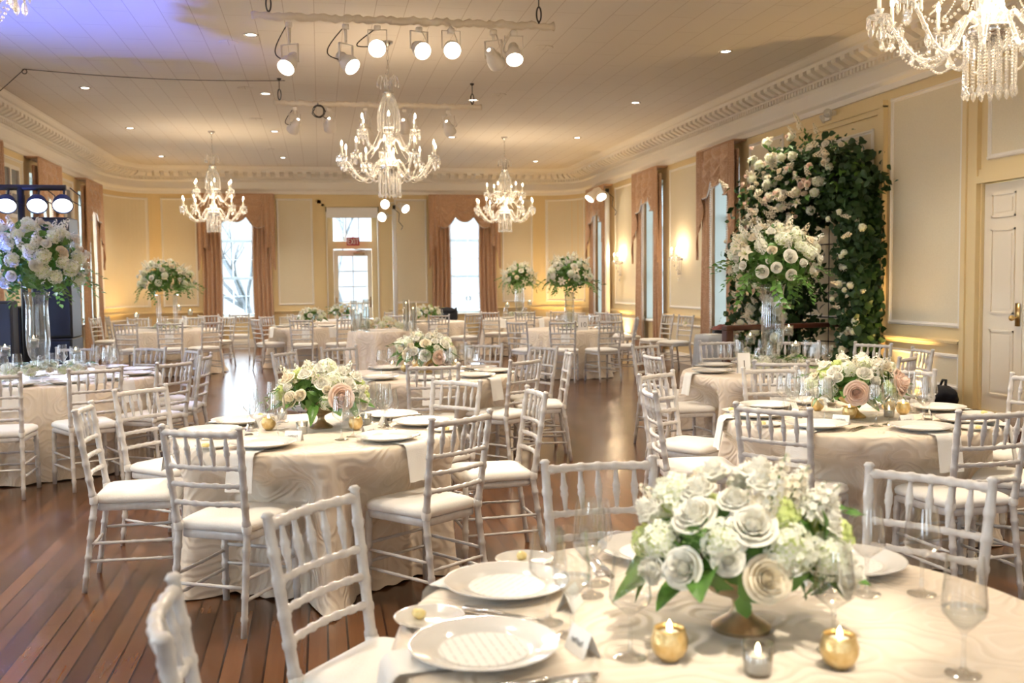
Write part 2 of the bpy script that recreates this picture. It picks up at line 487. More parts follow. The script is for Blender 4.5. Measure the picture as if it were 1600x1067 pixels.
rail = [(0, .80), (.02, .805), (.025, .825), (.05, .84), (.055, .865), (.03, .875), (0, .88)]
base = [(0, 0), (.035, 0), (.035, .15), (.022, .165), (.015, .19), (0, .195)]
def runs(lo, hi, gaps):
    gaps = sorted(gaps); a = lo; out = []
    for g0, g1 in gaps:
        if g0 > a: out.append((a, g0))
        a = max(a, g1)
    if a < hi: out.append((a, hi))
    return out
TRIM = [3]
def trim(me):
    TRIM[0] += 1
    return struct('trim_%d' % TRIM[0], me)
gap = lambda c, w=.80: (c - w, c + w)
for a, b in runs(WF, 23.9, [gap(c, .6) for c in RW] + [(7.5, 9.24)]):
    trim(sweep(rail, [(WX, a), (WX, b)]).mesh('chair_rail', MT['wall'], False))
for a, b in runs(WF, 23.9, [(7.5, 9.24)]):
    trim(sweep(base, [(WX, a), (WX, b)]).mesh('skirting', MT['white'], False))
for a, b in runs(WF, 23.1, [gap(c, .6) for c in LW]):
    trim(sweep(rail, [(WL, b), (WL, a)]).mesh('chair_rail', MT['wall'], False))
trim(sweep(base, [(WL, 23.1), (WL, WF)]).mesh('skirting', MT['white'], False))
for a, b in runs(-3.86, 5.53, [gap(c, .6) for c in BW] + [(DOORX - .86, DOORX + .86)]):
    trim(sweep(rail, [(b, WB), (a, WB)]).mesh('chair_rail', MT['wall'], False))
for a, b in runs(-3.86, 5.53, [(DOORX - .86, DOORX + .86)]):
    trim(sweep(base, [(b, WB), (a, WB)]).mesh('skirting', MT['white'], False))
for seg in (ROOM[1:10], ROOM[10:23]):
    trim(sweep(rail, seg).mesh('chair_rail', MT['wall'], False))
    trim(sweep(base, seg).mesh('skirting', MT['white'], False))

# wall panels: a papered field inside a raised white moulding
def panel(mp, s0, s1, z0, z1, nseg=1, field=MT['panel'], frame=MT['white'], w=.05):
    "mp(s, d inward, z)"
    mb = MB()
    mb.mi = 0
    mb.grid(lambda u, v: mp(s0 + (s1 - s0) * u, .004, z0 + (z1 - z0) * v), nseg, 1)
    mb.mi = 1
    def bar(a0, a1, b0, b1, n):
        for k in range(n):
            p, q = a0 + (a1 - a0) * k / n, a0 + (a1 - a0) * (k + 1) / n
            prof = [(b0, .0), (b0 + .2 * (b1 - b0), .022), (b0 + .55 * (b1 - b0), .026), (b0 + .7 * (b1 - b0), .012), (b1, .010), (b1, 0)]
            yield p, q, prof
    for (b0, b1) in ((z0, z0 + w), (z1, z1 - w)):
        for p, q, prof in bar(s0, s1, b0, b1, nseg):
            mb.grid(lambda u, v: mp(p + (q - p) * u, prof[round(v * 5)][1], prof[round(v * 5)][0]), 1, 5)
    for (b0, b1) in ((s0, s0 + w), (s1, s1 - w)):
        for p, q, prof in bar(z0, z1, b0, b1, 1):
            mb.grid(lambda u, v: mp(prof[round(v * 5)][0], prof[round(v * 5)][1], p + (q - p) * u), 1, 5)
    return trim(mb.mesh('wall_panel', [field, frame], False))
inR = lambda s, d, z: Vector((WX - d, s, z))
inL = lambda s, d, z: Vector((WL + d, s, z))
inB = lambda s, d, z: Vector((s, WB - d, z))
inF = lambda s, d, z: Vector((s, WF + d, z))
PZ = (1.0, 3.58)
def both(mp, a, b, n=1):
    panel(mp, a, b, PZ[0], PZ[1], n)
    panel(mp, a, b, .36, .73, n)
for a, b in ((19.85, 21.55), (16.3, 18.0), (13.3, 14.45), (9.25, 10.58), (3.4, 7.3), (-2.8, 3.1)):
    both(inR, a, b)
for a, b in ((19.6, 21.1), (16.1, 17.7), (12.7, 14.2), (9.2, 10.7), (5.7, 7.2), (2.2, 3.7)):
    both(inL, a, b)
for a, b in ((-3.67, -2.85), (-1.0, -.14), (1.83, 2.64), (4.53, 5.33)):
    both(inB, a, b)
for a, b in ((-1.5, -.1), (1.7, 3.1)):
    both(inF, a, b)
def arcmap(cx, cy, rx, ry, right):
    def f(s, d, z):
        a = PI / 2 * s
        x, y = (rx - d) * math.cos(a), (ry - d) * math.sin(a)
        return Vector((cx + x, cy + y, z)) if right else Vector((cx - x, cy + y, z))
    return f
both(arcmap(5.53, 23.9, .97, 1.0, True), .12, .92, 12)
both(arcmap(-3.86, 23.1, .89, 1.8, False), .12, .94, 14)

# tall framed recess on the wall behind the flower arch, and the pilaster beside the white door
mb = MB()
def barR(s0, s1, z0, z1, d): mb.box(WX - d, WX + .01, s0, s1, z0, z1)
barR(10.66, 10.76, 0, 3.52, .06); barR(10.76, 10.82, 0, 3.46, .04); barR(13.06, 13.18, 0, 3.52, .06); barR(13.0, 13.06, 0, 3.46, .04)
barR(10.66, 13.18, 3.50, 3.58, .07); barR(10.76, 13.06, 3.44, 3.50, .04)
trim(mb.mesh('alcove_frame', MT['wall'], False))
panel(inR, 10.95, 12.85, 1.0, 3.30)
mb = MB()
barR(8.98, 9.04, .2, 3.68, .05); barR(9.04, 9.15, .2, 3.68, .03); barR(9.15, 9.22, .2, 3.68, .05)
barR(7.56, 7.78, .2, 3.68, .05); barR(7.78, 8.98, 2.46, 2.53, .05); barR(7.78, 8.98, 2.53, 2.60, .03)
trim(mb.mesh('door_surround', MT['wall'], False))
panel(inR, 7.86, 8.87, 2.68, 3.64)

# raised step in front of the white door
mb = MB(); mb.cbox(5.92, WX - .001, 5.0, 9.9, 0, .2, .006)
struct('floor_step', mb.mesh('door_step', MT['floor'], False))
mb = MB(); mb.cbox(5.86, 5.92, 4.97, 9.95, .0, .215, .008); mb.cbox(5.92, WX - .04, 9.9, 9.95, 0, .215, .008)
trim(mb.mesh('step_nosing', MT['darkwood'], False))

# ---------------------------------------------------------------- doors
def panelled_leaf(y0, y1, z0, z1):
    mb = MB(); X = WX + .03
    mb.box(X, X + .045, y0, y1, z0, z1)
    h = z1 - z0
    for f0, f1 in ((.07, .36), (.43, .80), (.85, .955)):
        a, b, c, d = y0 + .11, y1 - .11, z0 + h * f0, z0 + h * f1
        for (p, q, r, s) in ((a, b, c, c + .02), (a, b, d - .02, d), (a, a + .02, c, d), (b - .02, b, c, d)):
            mb.box(X - .012, X, p, q, r, s)
        mb.box(X - .006, X, a + .05, b - .05, c + .05, d - .05)
    return mb
ymid = (RD[0] + RD[1]) / 2
dd = struct('door_1', panelled_leaf(ymid + .004, RD[1] - .006, .205, 2.45).mesh('door_leaf', MT['door'], False))
mb = MB(); mb.ball((WX - .045, ymid + .05, 1.14), .028, 12, 8); mb.tube([(WX + .02, ymid + .05, 1.14), (WX - .03, ymid + .05, 1.14)], .012); mb.box(WX + .012, WX + .02, ymid + .02, ymid + .08, 1.06, 1.28)
inst('door_handle', mb.mesh('door_handle', MT['brass']), dd)
struct('door_2', panelled_leaf(RD[0] + .006, ymid - .004, .205, 2.45).mesh('door_leaf', MT['door'], False))

def back_door():
    x0, x1 = DOORX - .64, DOORX + .64
    mb = MB()                                           # surround on the room side
    for a, b, d in ((x0 - .20, x0 - .10, .05), (x0 - .10, x0 - .03, .035), (x1 + .10, x1 + .20, .05), (x1 + .03, x1 + .10, .035)):
        mb.box(a, b, WB - d, WB, 0, 3.55)
    mb.box(x0 - .20, x1 + .20, WB - .05, WB, 3.46, 3.56); mb.box(x0 - .10, x1 + .10, WB - .035, WB, 3.39, 3.46)
    trim(mb.mesh('door_surround', MT['wall'], False))
    Y = WB + .22
    fr = MB()                                           # frame: jambs, transom bar, head
    jl, jr = DOORX - .47, DOORX + .47
    fr.box(x0, jl, Y, Y + .1, 0, 3.40); fr.box(jr, x1, Y, Y + .1, 0, 3.40)
    fr.box(jl, jr, Y, Y + .1, 3.18, 3.40); fr.box(jl, jr, Y, Y + .1, 2.37, 2.55)
    o = struct('door_3', fr.mesh('door_frame', MT['wall'], False))
    jm = MB()
    for xx in (x0 + .002, x1 - .032): jm.box(xx, xx + .03, WB - .01, Y - .005, 0, 3.3)
    inst('jamb', jm.mesh('jamb', MT['white'], False), o)
    tr = MB()
    for k in (1, 2):
        xx = jl + (jr - jl) * k / 3; tr.box(xx - .012, xx + .012, Y + .02, Y + .06, 2.56, 3.18)
    inst('transom_bar', tr.mesh('transom_bar', MT['sash'], False), o)
    gp = MB(); gp.box(jl, jr, Y + .036, Y + .042, 2.56, 3.18)
    inst('transom_pane', gp.mesh('transom_pane', MT['pane'], False), o)
    lf = MB()
    lf.box(jl + .005, jl + .115, Y + .02, Y + .07, .02, 2.335); lf.box(jr - .115, jr - .005, Y + .02, Y + .07, .02, 2.335)
    lf.box(jl + .1, jr - .1, Y + .02, Y + .07, 2.19, 2.335); lf.box(jl + .1, jr - .1, Y + .02, Y + .07, .02, .30)
    lf = inst('door_leaf', lf.mesh('door_leaf', MT['door'], False), o)
    mu = MB(); mu.box(DOORX - .012, DOORX + .012, Y + .03, Y + .06, .3, 2.2)
    for k in range(1, 5):
        z = .3 + 1.89 * k / 5; mu.box(jl + .1, jr - .1, Y + .031, Y + .059, z - .012, z + .012)
    inst('muntin', mu.mesh('muntin', MT['sash'], False), lf)
    pn = MB(); pn.box(jl + .1, jr - .1, Y + .042, Y + .048, .3, 2.2)
    inst('door_pane', pn.mesh('door_pane', MT['pane'], False), lf)
    pb = MB(); pb.tube([(jl + .06, Y - .03, 1.02), (jr - .06, Y - .03, 1.02)], .018)
    for xx in (jl + .06, jr - .06): pb.cbox(xx - .03, xx + .03, Y - .05, Y + .02, .92, 1.18)
    inst('push_bar', pb.mesh('push_bar', MT['bronze']), lf)
    cl = MB(); cl.cbox(DOORX + .02, DOORX + .30, Y - .05, Y + .02, 2.22, 2.29); cl.tube([(DOORX + .1, Y - .03, 2.3), (DOORX + .3, Y - .08, 2.33), (DOORX + .05, Y - .01, 2.36)], .01)
    inst('door_closer', cl.mesh('door_closer', MT['bronze']), lf)
    sh = MB()
    sh.tube([(x0 + .02, WB - .02, 3.33), (x1 - .02, WB - .02, 3.33)], .045, 12)
    sh.box(x0 + .03, x1 - .03, WB - .064, WB - .060, 3.13, 3.34); sh.cbox(x0 + .03, x1 - .03, WB - .07, WB - .054, 3.11, 3.13)
    t = inst('roller_shade', sharpen(sh.mesh('roller_shade', MT['napkin'])))
    tag(t, 'white roller shade pulled a little way down above the exit door transom', 'shade')
    bk = MB()
    for xx in (x0 + .002, x1 - .018): bk.box(xx, xx + .016, WB - .06, WB + .02, 3.26, 3.38)
    inst('shade_bracket', bk.mesh('shade_bracket', MT['black'], False), t)
back_door()

# ---------------------------------------------------------------- windows
def window_parts():
    h0, h1 = WZ0, WZ1; w = WHALF
    fr = MB()                                           # local: x along wall, y outwards from the inner wall face
    Y0, Y1 = .26, .36
    fr.box(-w, -w + .06, Y0, Y1, h0, h1); fr.box(w - .06, w, Y0, Y1, h0, h1)
    fr.box(-w + .06, w - .06, Y0, Y1, h0, h0 + .06); fr.box(-w + .06, w - .06, Y0, Y1, h1 - .06, h1)
    for z in (h0 + .93, h0 + 1.83): fr.box(-w + .06, w - .06, Y0, Y1, z - .03, z + .03)
    mu = MB()
    for k in (1, 2):
        x = -w + .06 + (2 * w - .12) * k / 3; mu.box(x - .011, x + .011, .29, .33, h0 + .06, h1 - .06)
    for z in (h0 + .49, h0 + 1.38, h0 + 2.28): mu.box(-w + .06, w - .06, .291, .329, z - .011, z + .011)
    pn = MB(); pn.box(-w + .06, w - .06, .308, .313, h0 + .06, h1 - .06)
    rv = MB()                                           # casing that lines the opening
    for x in (-w, w - .012): rv.box(x, x + .012, .0, Y0, h0, h1)
    rv.box(-w, w, 0, Y0, h1 - .012, h1)
    sl = MB(); sl.cbox(-w - .06, w + .06, -.07, Y0, h0 - .035, h0 + .002, .008)
    bl = MB()
    for k in range(56):
        z = h0 + .05 + k * .046
        bl.box(-w + .03, w - .03, .19, .228, z - .0006, z + .0006)
    hb = MB(); hb.cbox(-w + .02, w - .02, .185, .24, h1 - .07, h1 - .015); hb.cbox(-w + .03, w - .03, .195, .23, h0 + .015, h0 + .035)
    return [('window_frame', fr.mesh('window_frame', MT['sash'], False)), ('muntin', mu.mesh('muntin', MT['sash'], False)), ('pane', pn.mesh('pane', MT['pane'], False)),
            ('casing', rv.mesh('casing', MT['reveal'], False)), ('window_sill', sl.mesh('sill', MT['white'], False)), ('blind', bl.mesh('blind', MT['blind'], False)), ('blind_rail', hb.mesh('blind_rail', MT['blind'], False))]
WP = window_parts()
WN = [0]
PORT = []
def window(M):
    WN[0] += 1
    o = inst('window_%d' % WN[0], WP[0][1], None, M); o['kind'] = 'structure'
    for nm, me in WP[1:]: inst(nm, me, o)
    PORT.append(M)
MR_ = lambda s: Matrix(((0, 1, 0, WX), (-1, 0, 0, s), (0, 0, 1, 0), (0, 0, 0, 1)))
ML_ = lambda s: Matrix(((0, -1, 0, WL), (1, 0, 0, s), (0, 0, 1, 0), (0, 0, 0, 1)))
MB_ = lambda s: Matrix(((1, 0, 0, s), (0, 1, 0, WB), (0, 0, 1, 0), (0, 0, 0, 1)))
MF_ = lambda s: Matrix(((-1, 0, 0, s), (0, -1, 0, WF), (0, 0, 1, 0), (0, 0, 0, 1)))
for c in BW: window(MB_(c))
for c in RW: window(MR_(c))
for c in LW: window(ML_(c))
for c in FW: window(MF_(c))

# ---------------------------------------------------------------- curtains (local: x along the wall, y outwards, so the room is at -y)
def curtain_parts(WH):
    def drape(sg):
        mb = MB()
        def f(u, v):
            x = (.36 + (WH - .40) * u)
            z = .04 + 3.5 * v
            pinch = 1 - .12 * math.sin(PI * v) * .5
            y = -.12 - .045 * math.sin(u * PI * 2 * 4.5 + .5 * math.sin(v * 3)) * (1 - .15 * v) - .012 * math.sin(u * 41 + v * 5)
            return Vector((sg * (x * pinch + .02), y, z))
        mb.grid(f, 54, 14)
        return mb
    def bot(x):
        a = abs(x); e = WH * .70; t = .26 * WH
        if a <= t: return 3.14 - .13 * (1 - (a / t) ** 2)
        u = min(1, (a - t) / (e - t))
        return 3.14 - .26 * math.sin(PI * min(1, u * .8 + .0)) * .75 - .12 * u
    va = MB()
    def fv(u, v):
        x = -WH * .74 + WH * 1.48 * u
        b = bot(x); z = 3.66 + (b - 3.66) * v
        t = .26 * WH; e = WH * .70
        c = 0 if abs(x) <= t else math.copysign((t + e) / 2, x)
        hw = t if abs(x) <= t else (e - t) / 2
        q = min(1, abs(x - c) / hw)
        sag = 3.66 + (z - 3.66) * (1 + .55 * q * q)
        y = -.185 - .030 * math.sin(sag * 34) * (1 - .5 * q) * min(1, v * 5) - .05 * (1 - q * q) * math.sin(PI * min(1, v + .1) * .8)
        return Vector((x, y, z))
    va.grid(fv, 66, 22)
    va.box(-WH, WH, -.22, -.005, 3.655, 3.68)
    fg = MB()
    N = 66
    pts = [fv(k / N, 1) + Vector((0, -.012, -.008)) for k in range(N + 1)]
    fg.tube(pts, .013, 5)
    def jabot(sg):
        mb = MB()
        def f(u, v):
            x = WH * (.66 + .36 * u)
            bz = 2.86 - 1.0 * u ** 1.1 + .10 * math.sin(u * PI * 4)
            z = 3.66 + (bz - 3.66) * v
            y = -.20 - .035 * math.sin(u * PI * 6) * (.4 + .6 * v) - .02 * u
            return Vector((sg * x, y, z))
        mb.grid(f, 30, 14)
        return mb
    def tassels(sg):
        mb = MB()
        for k in range(78):
            z = .08 + k * .038
            u = 0.0; v = (z - .04) / 3.5
            x = .36 * (1 - .12 * math.sin(PI * v) * .5) + .02
            mb.ball((sg * (x - .012), -.13 - .045 * math.sin(.5 * math.sin(v * 3)), z), .014, 5, 4, (1, 1, 1.15))
        return mb
    return [('tassel_fringe', tassels(-1).mesh('tassel_fringe', MT['fringe'])), ('tassel_fringe', tassels(1).mesh('tassel_fringe', MT['fringe'])), ('drape', sharpen(drape(-1).mesh('drape', MT['curtain']), 80)), ('drape', drape(1).mesh('drape', MT['curtain'])), ('valance', va.mesh('valance', MT['curtain'])),
            ('fringe', fg.mesh('fringe', MT['fringe'])), ('jabot', jabot(-1).mesh('jabot', MT['curtain'])), ('jabot', jabot(1).mesh('jabot', MT['curtain']))]
CW = {w: curtain_parts(w) for w in (.88, .77)}
def curtain(M, w, label):
    t = thing('window_curtain', label, 'curtain', M, 'brocade curtains at the windows')
    for nm, me in CW[w]: inst(nm, me, t)
curtain(MB_(BW[0]), .88, 'rose-gold swagged curtains on the back-wall window between curved yellow wall and exit door')
curtain(MB_(BW[1]), .88, 'rose-gold swagged curtains framing the back-wall window that has the shovel handle outside')
curtain(MR_(RW[0]), .77, 'rose-gold side-wall curtains nearest the curved corner, behind white lamps on a pole')
curtain(MR_(RW[1]), .77, 'rose-gold side-wall curtains between the two lit crystal wall sconces')
curtain(MR_(RW[2]), .77, 'rose-gold side-wall curtains beside the flower-covered arch and grey cocktail table')
curtain(ML_(LW[0]), .77, 'rose-gold curtains at the narrow bright window where the curved yellow wall begins')
curtain(ML_(LW[1]), .77, 'rose-gold curtains directly behind the black T-bar of round stage lamps')
curtain(ML_(LW[2]), .77, 'rose-gold curtains cut off by the frame edge above the lamp bar')

# vent screens high on the wall between the curtained windows
def vent_screen(s, label):
    fr = MB()
    for a, b, c, d in ((-.5, .5, 2.62, 2.68), (-.5, .5, 3.38, 3.44), (-.5, -.44, 2.68, 3.38), (.44, .5, 2.68, 3.38), (-.03, .03, 2.68, 3.38), (-.44, .44, 3.0, 3.05)):
        fr.box(a, b, -.05, 0, c, d)
    t = inst('vent_screen', fr.mesh('vent_frame', MT['white'], False), None, ML_(s))
    tag(t, label, 'vent', 'framed vents high on the wall')
    for x in (-.235, .235):
        for z0, z1 in ((2.68, 3.0), (3.05, 3.38)):
            sc = MB(); sc.box(x - .205, x + .205, -.02, -.012, z0, z1)
            inst('screen', sc.mesh('screen', MT['screen'], False), t)
vent_screen(20.35, 'white-framed grey vent screen above the round stage lamp at the end of the bar')
vent_screen(16.9, 'white-framed grey vent screen between two curtains above the lamp bar')

# ---------------------------------------------------------------- exit sign, emergency lamp
def exit_sign():
    c = PY(551.5, 377.5, WB)
    w, h = .155, .10
    mb = MB(); mb.cbox(c.x - w, c.x + w, WB - .075, WB - .05, c.z - h, c.z + h, .006)
    t = inst('exit_sign', mb.mesh('sign_box', MT['exit_red'], False))
    tag(t, 'dark red EXIT sign with white letters hanging over the back door', 'sign')
    le = MB()
    def bar(x0, z0, x1, z1, k=.009):
        d = Vector((x1 - x0, 0, z1 - z0)); L = d.length; d /= L; nn = Vector((-d.z, 0, d.x)) * k
        p = Vector((c.x + x0, WB - .0765, c.z + z0)) - d * k * .6; q = Vector((c.x + x1, WB - .0765, c.z + z1)) + d * k * .6
        f = Vector((0, -.004, 0))
        vs = [p + nn, p - nn, q - nn, q + nn]
        le.add(vs + [v + f for v in vs], [(0, 3, 2, 1), (4, 5, 6, 7), (0, 1, 5, 4), (1, 2, 6, 5), (2, 3, 7, 6), (3, 0, 4, 7)])
    H2 = .058
    x = -.122
    bar(x, -H2, x, H2); bar(x, H2, x + .05, H2); bar(x, 0, x + .042, 0); bar(x, -H2, x + .05, -H2)
    x = -.045
    bar(x, -H2, x + .06, H2); bar(x, H2, x + .06, -H2)
    bar(.042, -H2, .042, H2)
    bar(.072, H2, .128, H2); bar(.1, H2, .1, -H2)
    inst('lettering', le.mesh('exit_letters', MT['exit_white'], False), t)
    br = MB(); br.box(c.x - .02, c.x + .02, WB - .06, WB + .23, c.z + h - .002, c.z + h + .012)
    inst('bracket', br.mesh('sign_bracket', MT['exit_red'], False), t)
exit_sign()
def emergency_lamp():
    c = P(1296, 178, 3.62)
    y = PX(1303, 170, WX).y
    t = thing('emergency_lamp', 'white emergency wall lamp with a round clear head below the cornice', 'lamp', Matrix.Translation((WX, y, 3.60)))
    mb = MB(); mb.cbox(-.10, 0, -.07, .07, -.06, .06); inst('lamp_box', mb.mesh('lamp_box', MT['white'], False), t)
    mb = MB(); mb.lathe([(.02, -.04), (.05, -.02), (.058, .02), (.05, .045), (0, .055)], 14, align(Vector((-.13, -.09, .02)), (-.6, -.7, -.1))); inst('lamp_head', mb.mesh('lamp_head', MT['crystal']), t)
    mb = MB(); mb.lathe([(.02, -.04), (.05, -.02), (.055, .02)], 14, align(Vector((-.10, .10, -.02)), (-.6, .6, -.4))); inst('lamp_head', mb.mesh('lamp_head', MT['canwhite']), t)
emergency_lamp()

# ---------------------------------------------------------------- outdoors
mb = MB(); mb.box(-60, 60, -60, 90, -1.1, -1.0)
o = struct('ground_outside', mb.mesh('lawn', MT['lawn'], False))
def tree_mesh(seed):
    rr = random.Random(seed); mb = MB()
    def br(p, d, L, r, lv):
        n = 4; pts = [p]; rs = [r]
        for k in range(n):
            d = (d + Vector((rr.uniform(-.22, .22), rr.uniform(-.22, .22), rr.uniform(-.05, .15)))).normalized()
            p = p + d * L / n; pts.append(p); rs.append(r * (1 - .55 * (k + 1) / n))
        mb.tube(pts, rs, 5)
        if lv < 4:
            for k in range(3 if lv else 6):
                q = pts[rr.randint(2, 4)]
                dd = (d + Vector((rr.uniform(-1, 1), rr.uniform(-1, 1), rr.uniform(-.1, .7)))).normalized()
                br(q, dd, L * rr.uniform(.5, .75), r * .42, lv + 1)
    br(Vector((0, 0, -1.1)), Vector((0, 0, 1)), 3.2, .16, 0)
    return mb.mesh('tree', MT['bark'])
for k, (x, y, s) in enumerate(((-5.6, 33, 1.2), (-2.2, 38, 1.3), (1.2, 34, 1.1), (9.5, 40, 1.4))):
    t = inst('bare_tree', once(('tree', k), lambda: tree_mesh(k)), None, T(x, y, 0, k, s))
    tag(t, ['bare tree outside the back window behind the hanging chandelier', 'bare tree further off seen through the same back window and door glass', 'bare tree outside the exit door', 'bare tree far outside the shovel-handle window'][k], 'tree', 'bare trees outside')
def shovel():
    c = PY(732, 466, WB + .9)
    t = thing('garden_shovel', 'dark shovel handle with a ring grip standing outside the back window', 'shovel', Matrix.Translation((c.x, c.y, 0)))
    mb = MB(); mb.tube([(0, 0, -.9), (0, 0, c.z - .06)], .016); inst('shaft', mb.mesh('shaft', MT['black']), t)
    mb = MB(); mb.tube([(.055 * math.cos(a), 0, c.z + .0 + .055 * math.sin(a)) for a in [2 * PI * k / 20 for k in range(20)]], .016, 8, closed=True); inst('grip', mb.mesh('grip', MT['black']), t)
    mb = MB(); mb.cbox(-.1, .1, -.012, .012, -1.0, -.7); inst('blade', mb.mesh('blade', MT['blackmetal']), t)
shovel()
# ================================================================ chairs
def ringed(p, q, r, nodes, k=1.22, n=8, taper=1.0):
    "a turned stick from p to q with bamboo rings at the given fractions"
    p, q = Vector(p), Vector(q); L = (q - p).length
    e = .007 / L
    st = [(0.0, r)]
    for f in nodes: st += [(f - 2 * e, r), (f - e, r * k), (f + e, r * k), (f + 2 * e, r)]
    st.append((1.0, r * taper))
    st = [(max(0, min(1, a)), b * (1 + (taper - 1) * a)) for a, b in st]
    return [p + (q - p) * a for a, _ in st], [b for _, b in st]
def chair_meshes():
    C = MT['chair']; out = []
    def stick(name, p, q, r, nodes, n=8, k=1.22, taper=1.0, mid=None):
        mb = MB()
        pts, rs = ringed(p, q, r, nodes, k, n, taper)
        if mid:
            P0, Q0 = Vector(p), Vector(q); ax = (Q0 - P0)
            pts = [a + Vector(mid) * math.sin(PI * max(0, min(1, (a - P0).dot(ax) / ax.length_squared))) for a in pts]
        mb.tube(pts, rs, n); out.append((name, mb.mesh(name, C)))
    # rear posts: splayed leg, straight back that leans away
    for s in (-1, 1):
        mb = MB()
        a, b, c = Vector((s * .178, -.265, 0)), Vector((s * .170, -.205, .44)), Vector((s * .190, -.275, .905))
        p1, r1 = ringed(a, b, .0165, (.18, .40, .62, .84), 1.2, 8)
        p2, r2 = ringed(b, c, .0165, (.10, .27, .44, .63, .80), 1.2, 8, .9)
        tip = c + (c - b).normalized() * .016
        mb.tube(p1[:-1] + p2 + [c + (tip - c) * .35, tip], [r * (.82 + .18 * i / len(r1)) for i, r in enumerate(r1[:-1])] + r2 + [.019, .010], 10)
        out.append(('back_post', mb.mesh('back_post', C)))
    for s in (-1, 1):
        stick('front_leg', (s * .192, .185, 0), (s * .185, .175, .43), .0165, (.22, .42, .62, .84))
    bend = (0, -.028, 0)
    def yb(z): return -.205 - .07 * (z - .44) / .465
    def xb(z): return .170 + .02 * (z - .44) / .465
    stick('top_rail', (-xb(.885), yb(.885), .885), (xb(.885), yb(.885), .885), .0135, (.06, .18, .34, .5, .66, .82, .94), 8, 1.25, 1, bend)
    for z in (.735, .655, .572):
        stick('back_rail', (-xb(z), yb(z), z), (xb(z), yb(z), z), .0105, (.06, .18, .34, .5, .66, .82, .94), 8, 1.28, 1, tuple(.8 * b for b in bend))
    for k in range(5):
        f = (k + 1) / 6
        mb = MB()
        off = Vector(bend) * math.sin(PI * f)
        a = Vector(((2 * f - 1) * xb(.735), yb(.735), .735)) + off * .8
        b = Vector(((2 * f - 1) * xb(.885), yb(.885), .885)) + off
        prof = [(0, .006), (.2, .008), (.36, .0105), (.40, .0135), (.46, .0135), (.5, .0115), (.54, .0135), (.60, .0135), (.64, .0105), (.8, .008), (1, .006)]
        mb.tube([a + (b - a) * t for t, _ in prof], [r for _, r in prof], 8)
        out.append(('spindle', mb.mesh('spindle', C)))
    def trap(z0, z1, g, c, rnd=4):
        "rounded trapezoid seat outline stacked with soft edges"
        base = [(-.175, -.20), (.175, -.20), (.205, .19), (-.205, .19)]
        cen = Vector((0, 0))
        def outline(ins):
            pts = []
            for i, p in enumerate(base):
                p = Vector(p); a = Vector(base[i - 1]); b = Vector(base[(i + 1) % 4])
                R = .055
                pa = p + (a - p).normalized() * R; pb = p + (b - p).normalized() * R
                for k in range(rnd + 1):
                    t = k / rnd
                    q = (pa * (1 - t) + p * t) * (1 - t) + (p * (1 - t) + pb * t) * t
                    L = q.length
                    pts.append(q * (1 + (g - ins) / L))
            return pts
        mb = MB(); lv = []
        for ins, z in c: lv.append([Vector((q.x, q.y, z)) for q in outline(ins)])
        n = len(lv[0]); vs = [v for l in lv for v in l]
        fs = [tuple(range(n - 1, -1, -1)), tuple(range((len(lv) - 1) * n, len(lv) * n))]
        for l in range(len(lv) - 1):
            for i in range(n):
                j = (i + 1) % n; fs.append((l * n + i, l * n + j, (l + 1) * n + j, (l + 1) * n + i))
        mb.add(vs, fs); return mb
    out.append(('seat_frame', sharpen(trap(.405, .44, 0, [(.004, .405), (0, .409), (0, .434), (.006, .441)]).mesh('seat_frame', C), 50)))
    cu = trap(0, 0, 0, [(.006, .442), (-.006, .446), (-.010, .462), (-.004, .478), (.022, .490), (.075, .496)])
    out.append(('cushion', cu.mesh('cushion', MT['cushion'])))
    for s in (-1, 1):
        mb = MB(); mb.lathe([(.018, -.022), (.0215, -.015), (.022, .015), (.018, .022)], 10, T(s * .1705, -.207, .462), cap=False)
        mb.cbox(-.008, .008, -.012, .03, -.018, .016, .003, T(s * .155, -.2, .462))
        out.append(('cushion_tie', mb.mesh('cushion_tie', MT['cushion'])))
    for s in (-1, 1):
        for z in (.155, .245): stick('stretcher', (s * .176, -.228 - .06 * (.44 - z) * .2, z), (s * .189, .18, z), .008, (.2, .5, .8))
    for z in (.185, .275): stick('stretcher', (-.188, .18, z), (.188, .18, z), .008, (.2, .5, .8))
    stick('stretcher', (-.174, -.238, .21), (.174, -.238, .21), .008, (.2, .5, .8))
    return out
CHAIR = chair_meshes()
def merged(names):
    "one mesh out of several of the chair's meshes (for chairs too small in the photo to show every stick)"
    mb = MB()
    for nm, me in CHAIR:
        if nm in names: mb.add([v.co.copy() for v in me.vertices], [tuple(p.vertices) for p in me.polygons])
    return mb
FAR = []
def far_chair():
    if not FAR:
        keep = [x for x in CHAIR if x[0] in ('back_post', 'front_leg', 'cushion', 'seat_frame', 'top_rail')]
        FAR.extend(keep)
        FAR.append(('back_rail', merged(('back_rail',)).mesh('back_rail', MT['chair'])))
        FAR.append(('spindle_row', merged(('spindle',)).mesh('spindle_row', MT['chair'])))
        FAR.append(('stretcher', merged(('stretcher',)).mesh('stretcher', MT['chair'])))
    return FAR
CH_N = [0]
def chair(x, y, rz, where, far=False):
    t = thing('chiavari_chair', 'silver chair ' + where, 'chair', T(x, y, 0, rz, 1.015), 'silver bamboo-style banquet chairs')
    for nm, me in (far_chair() if far else CHAIR):
        o = inst(nm, me, t)
        if nm == 'cushion': o['label'] = 'white seat cushion tied to the chair'
    CH_N[0] += 1
    return t

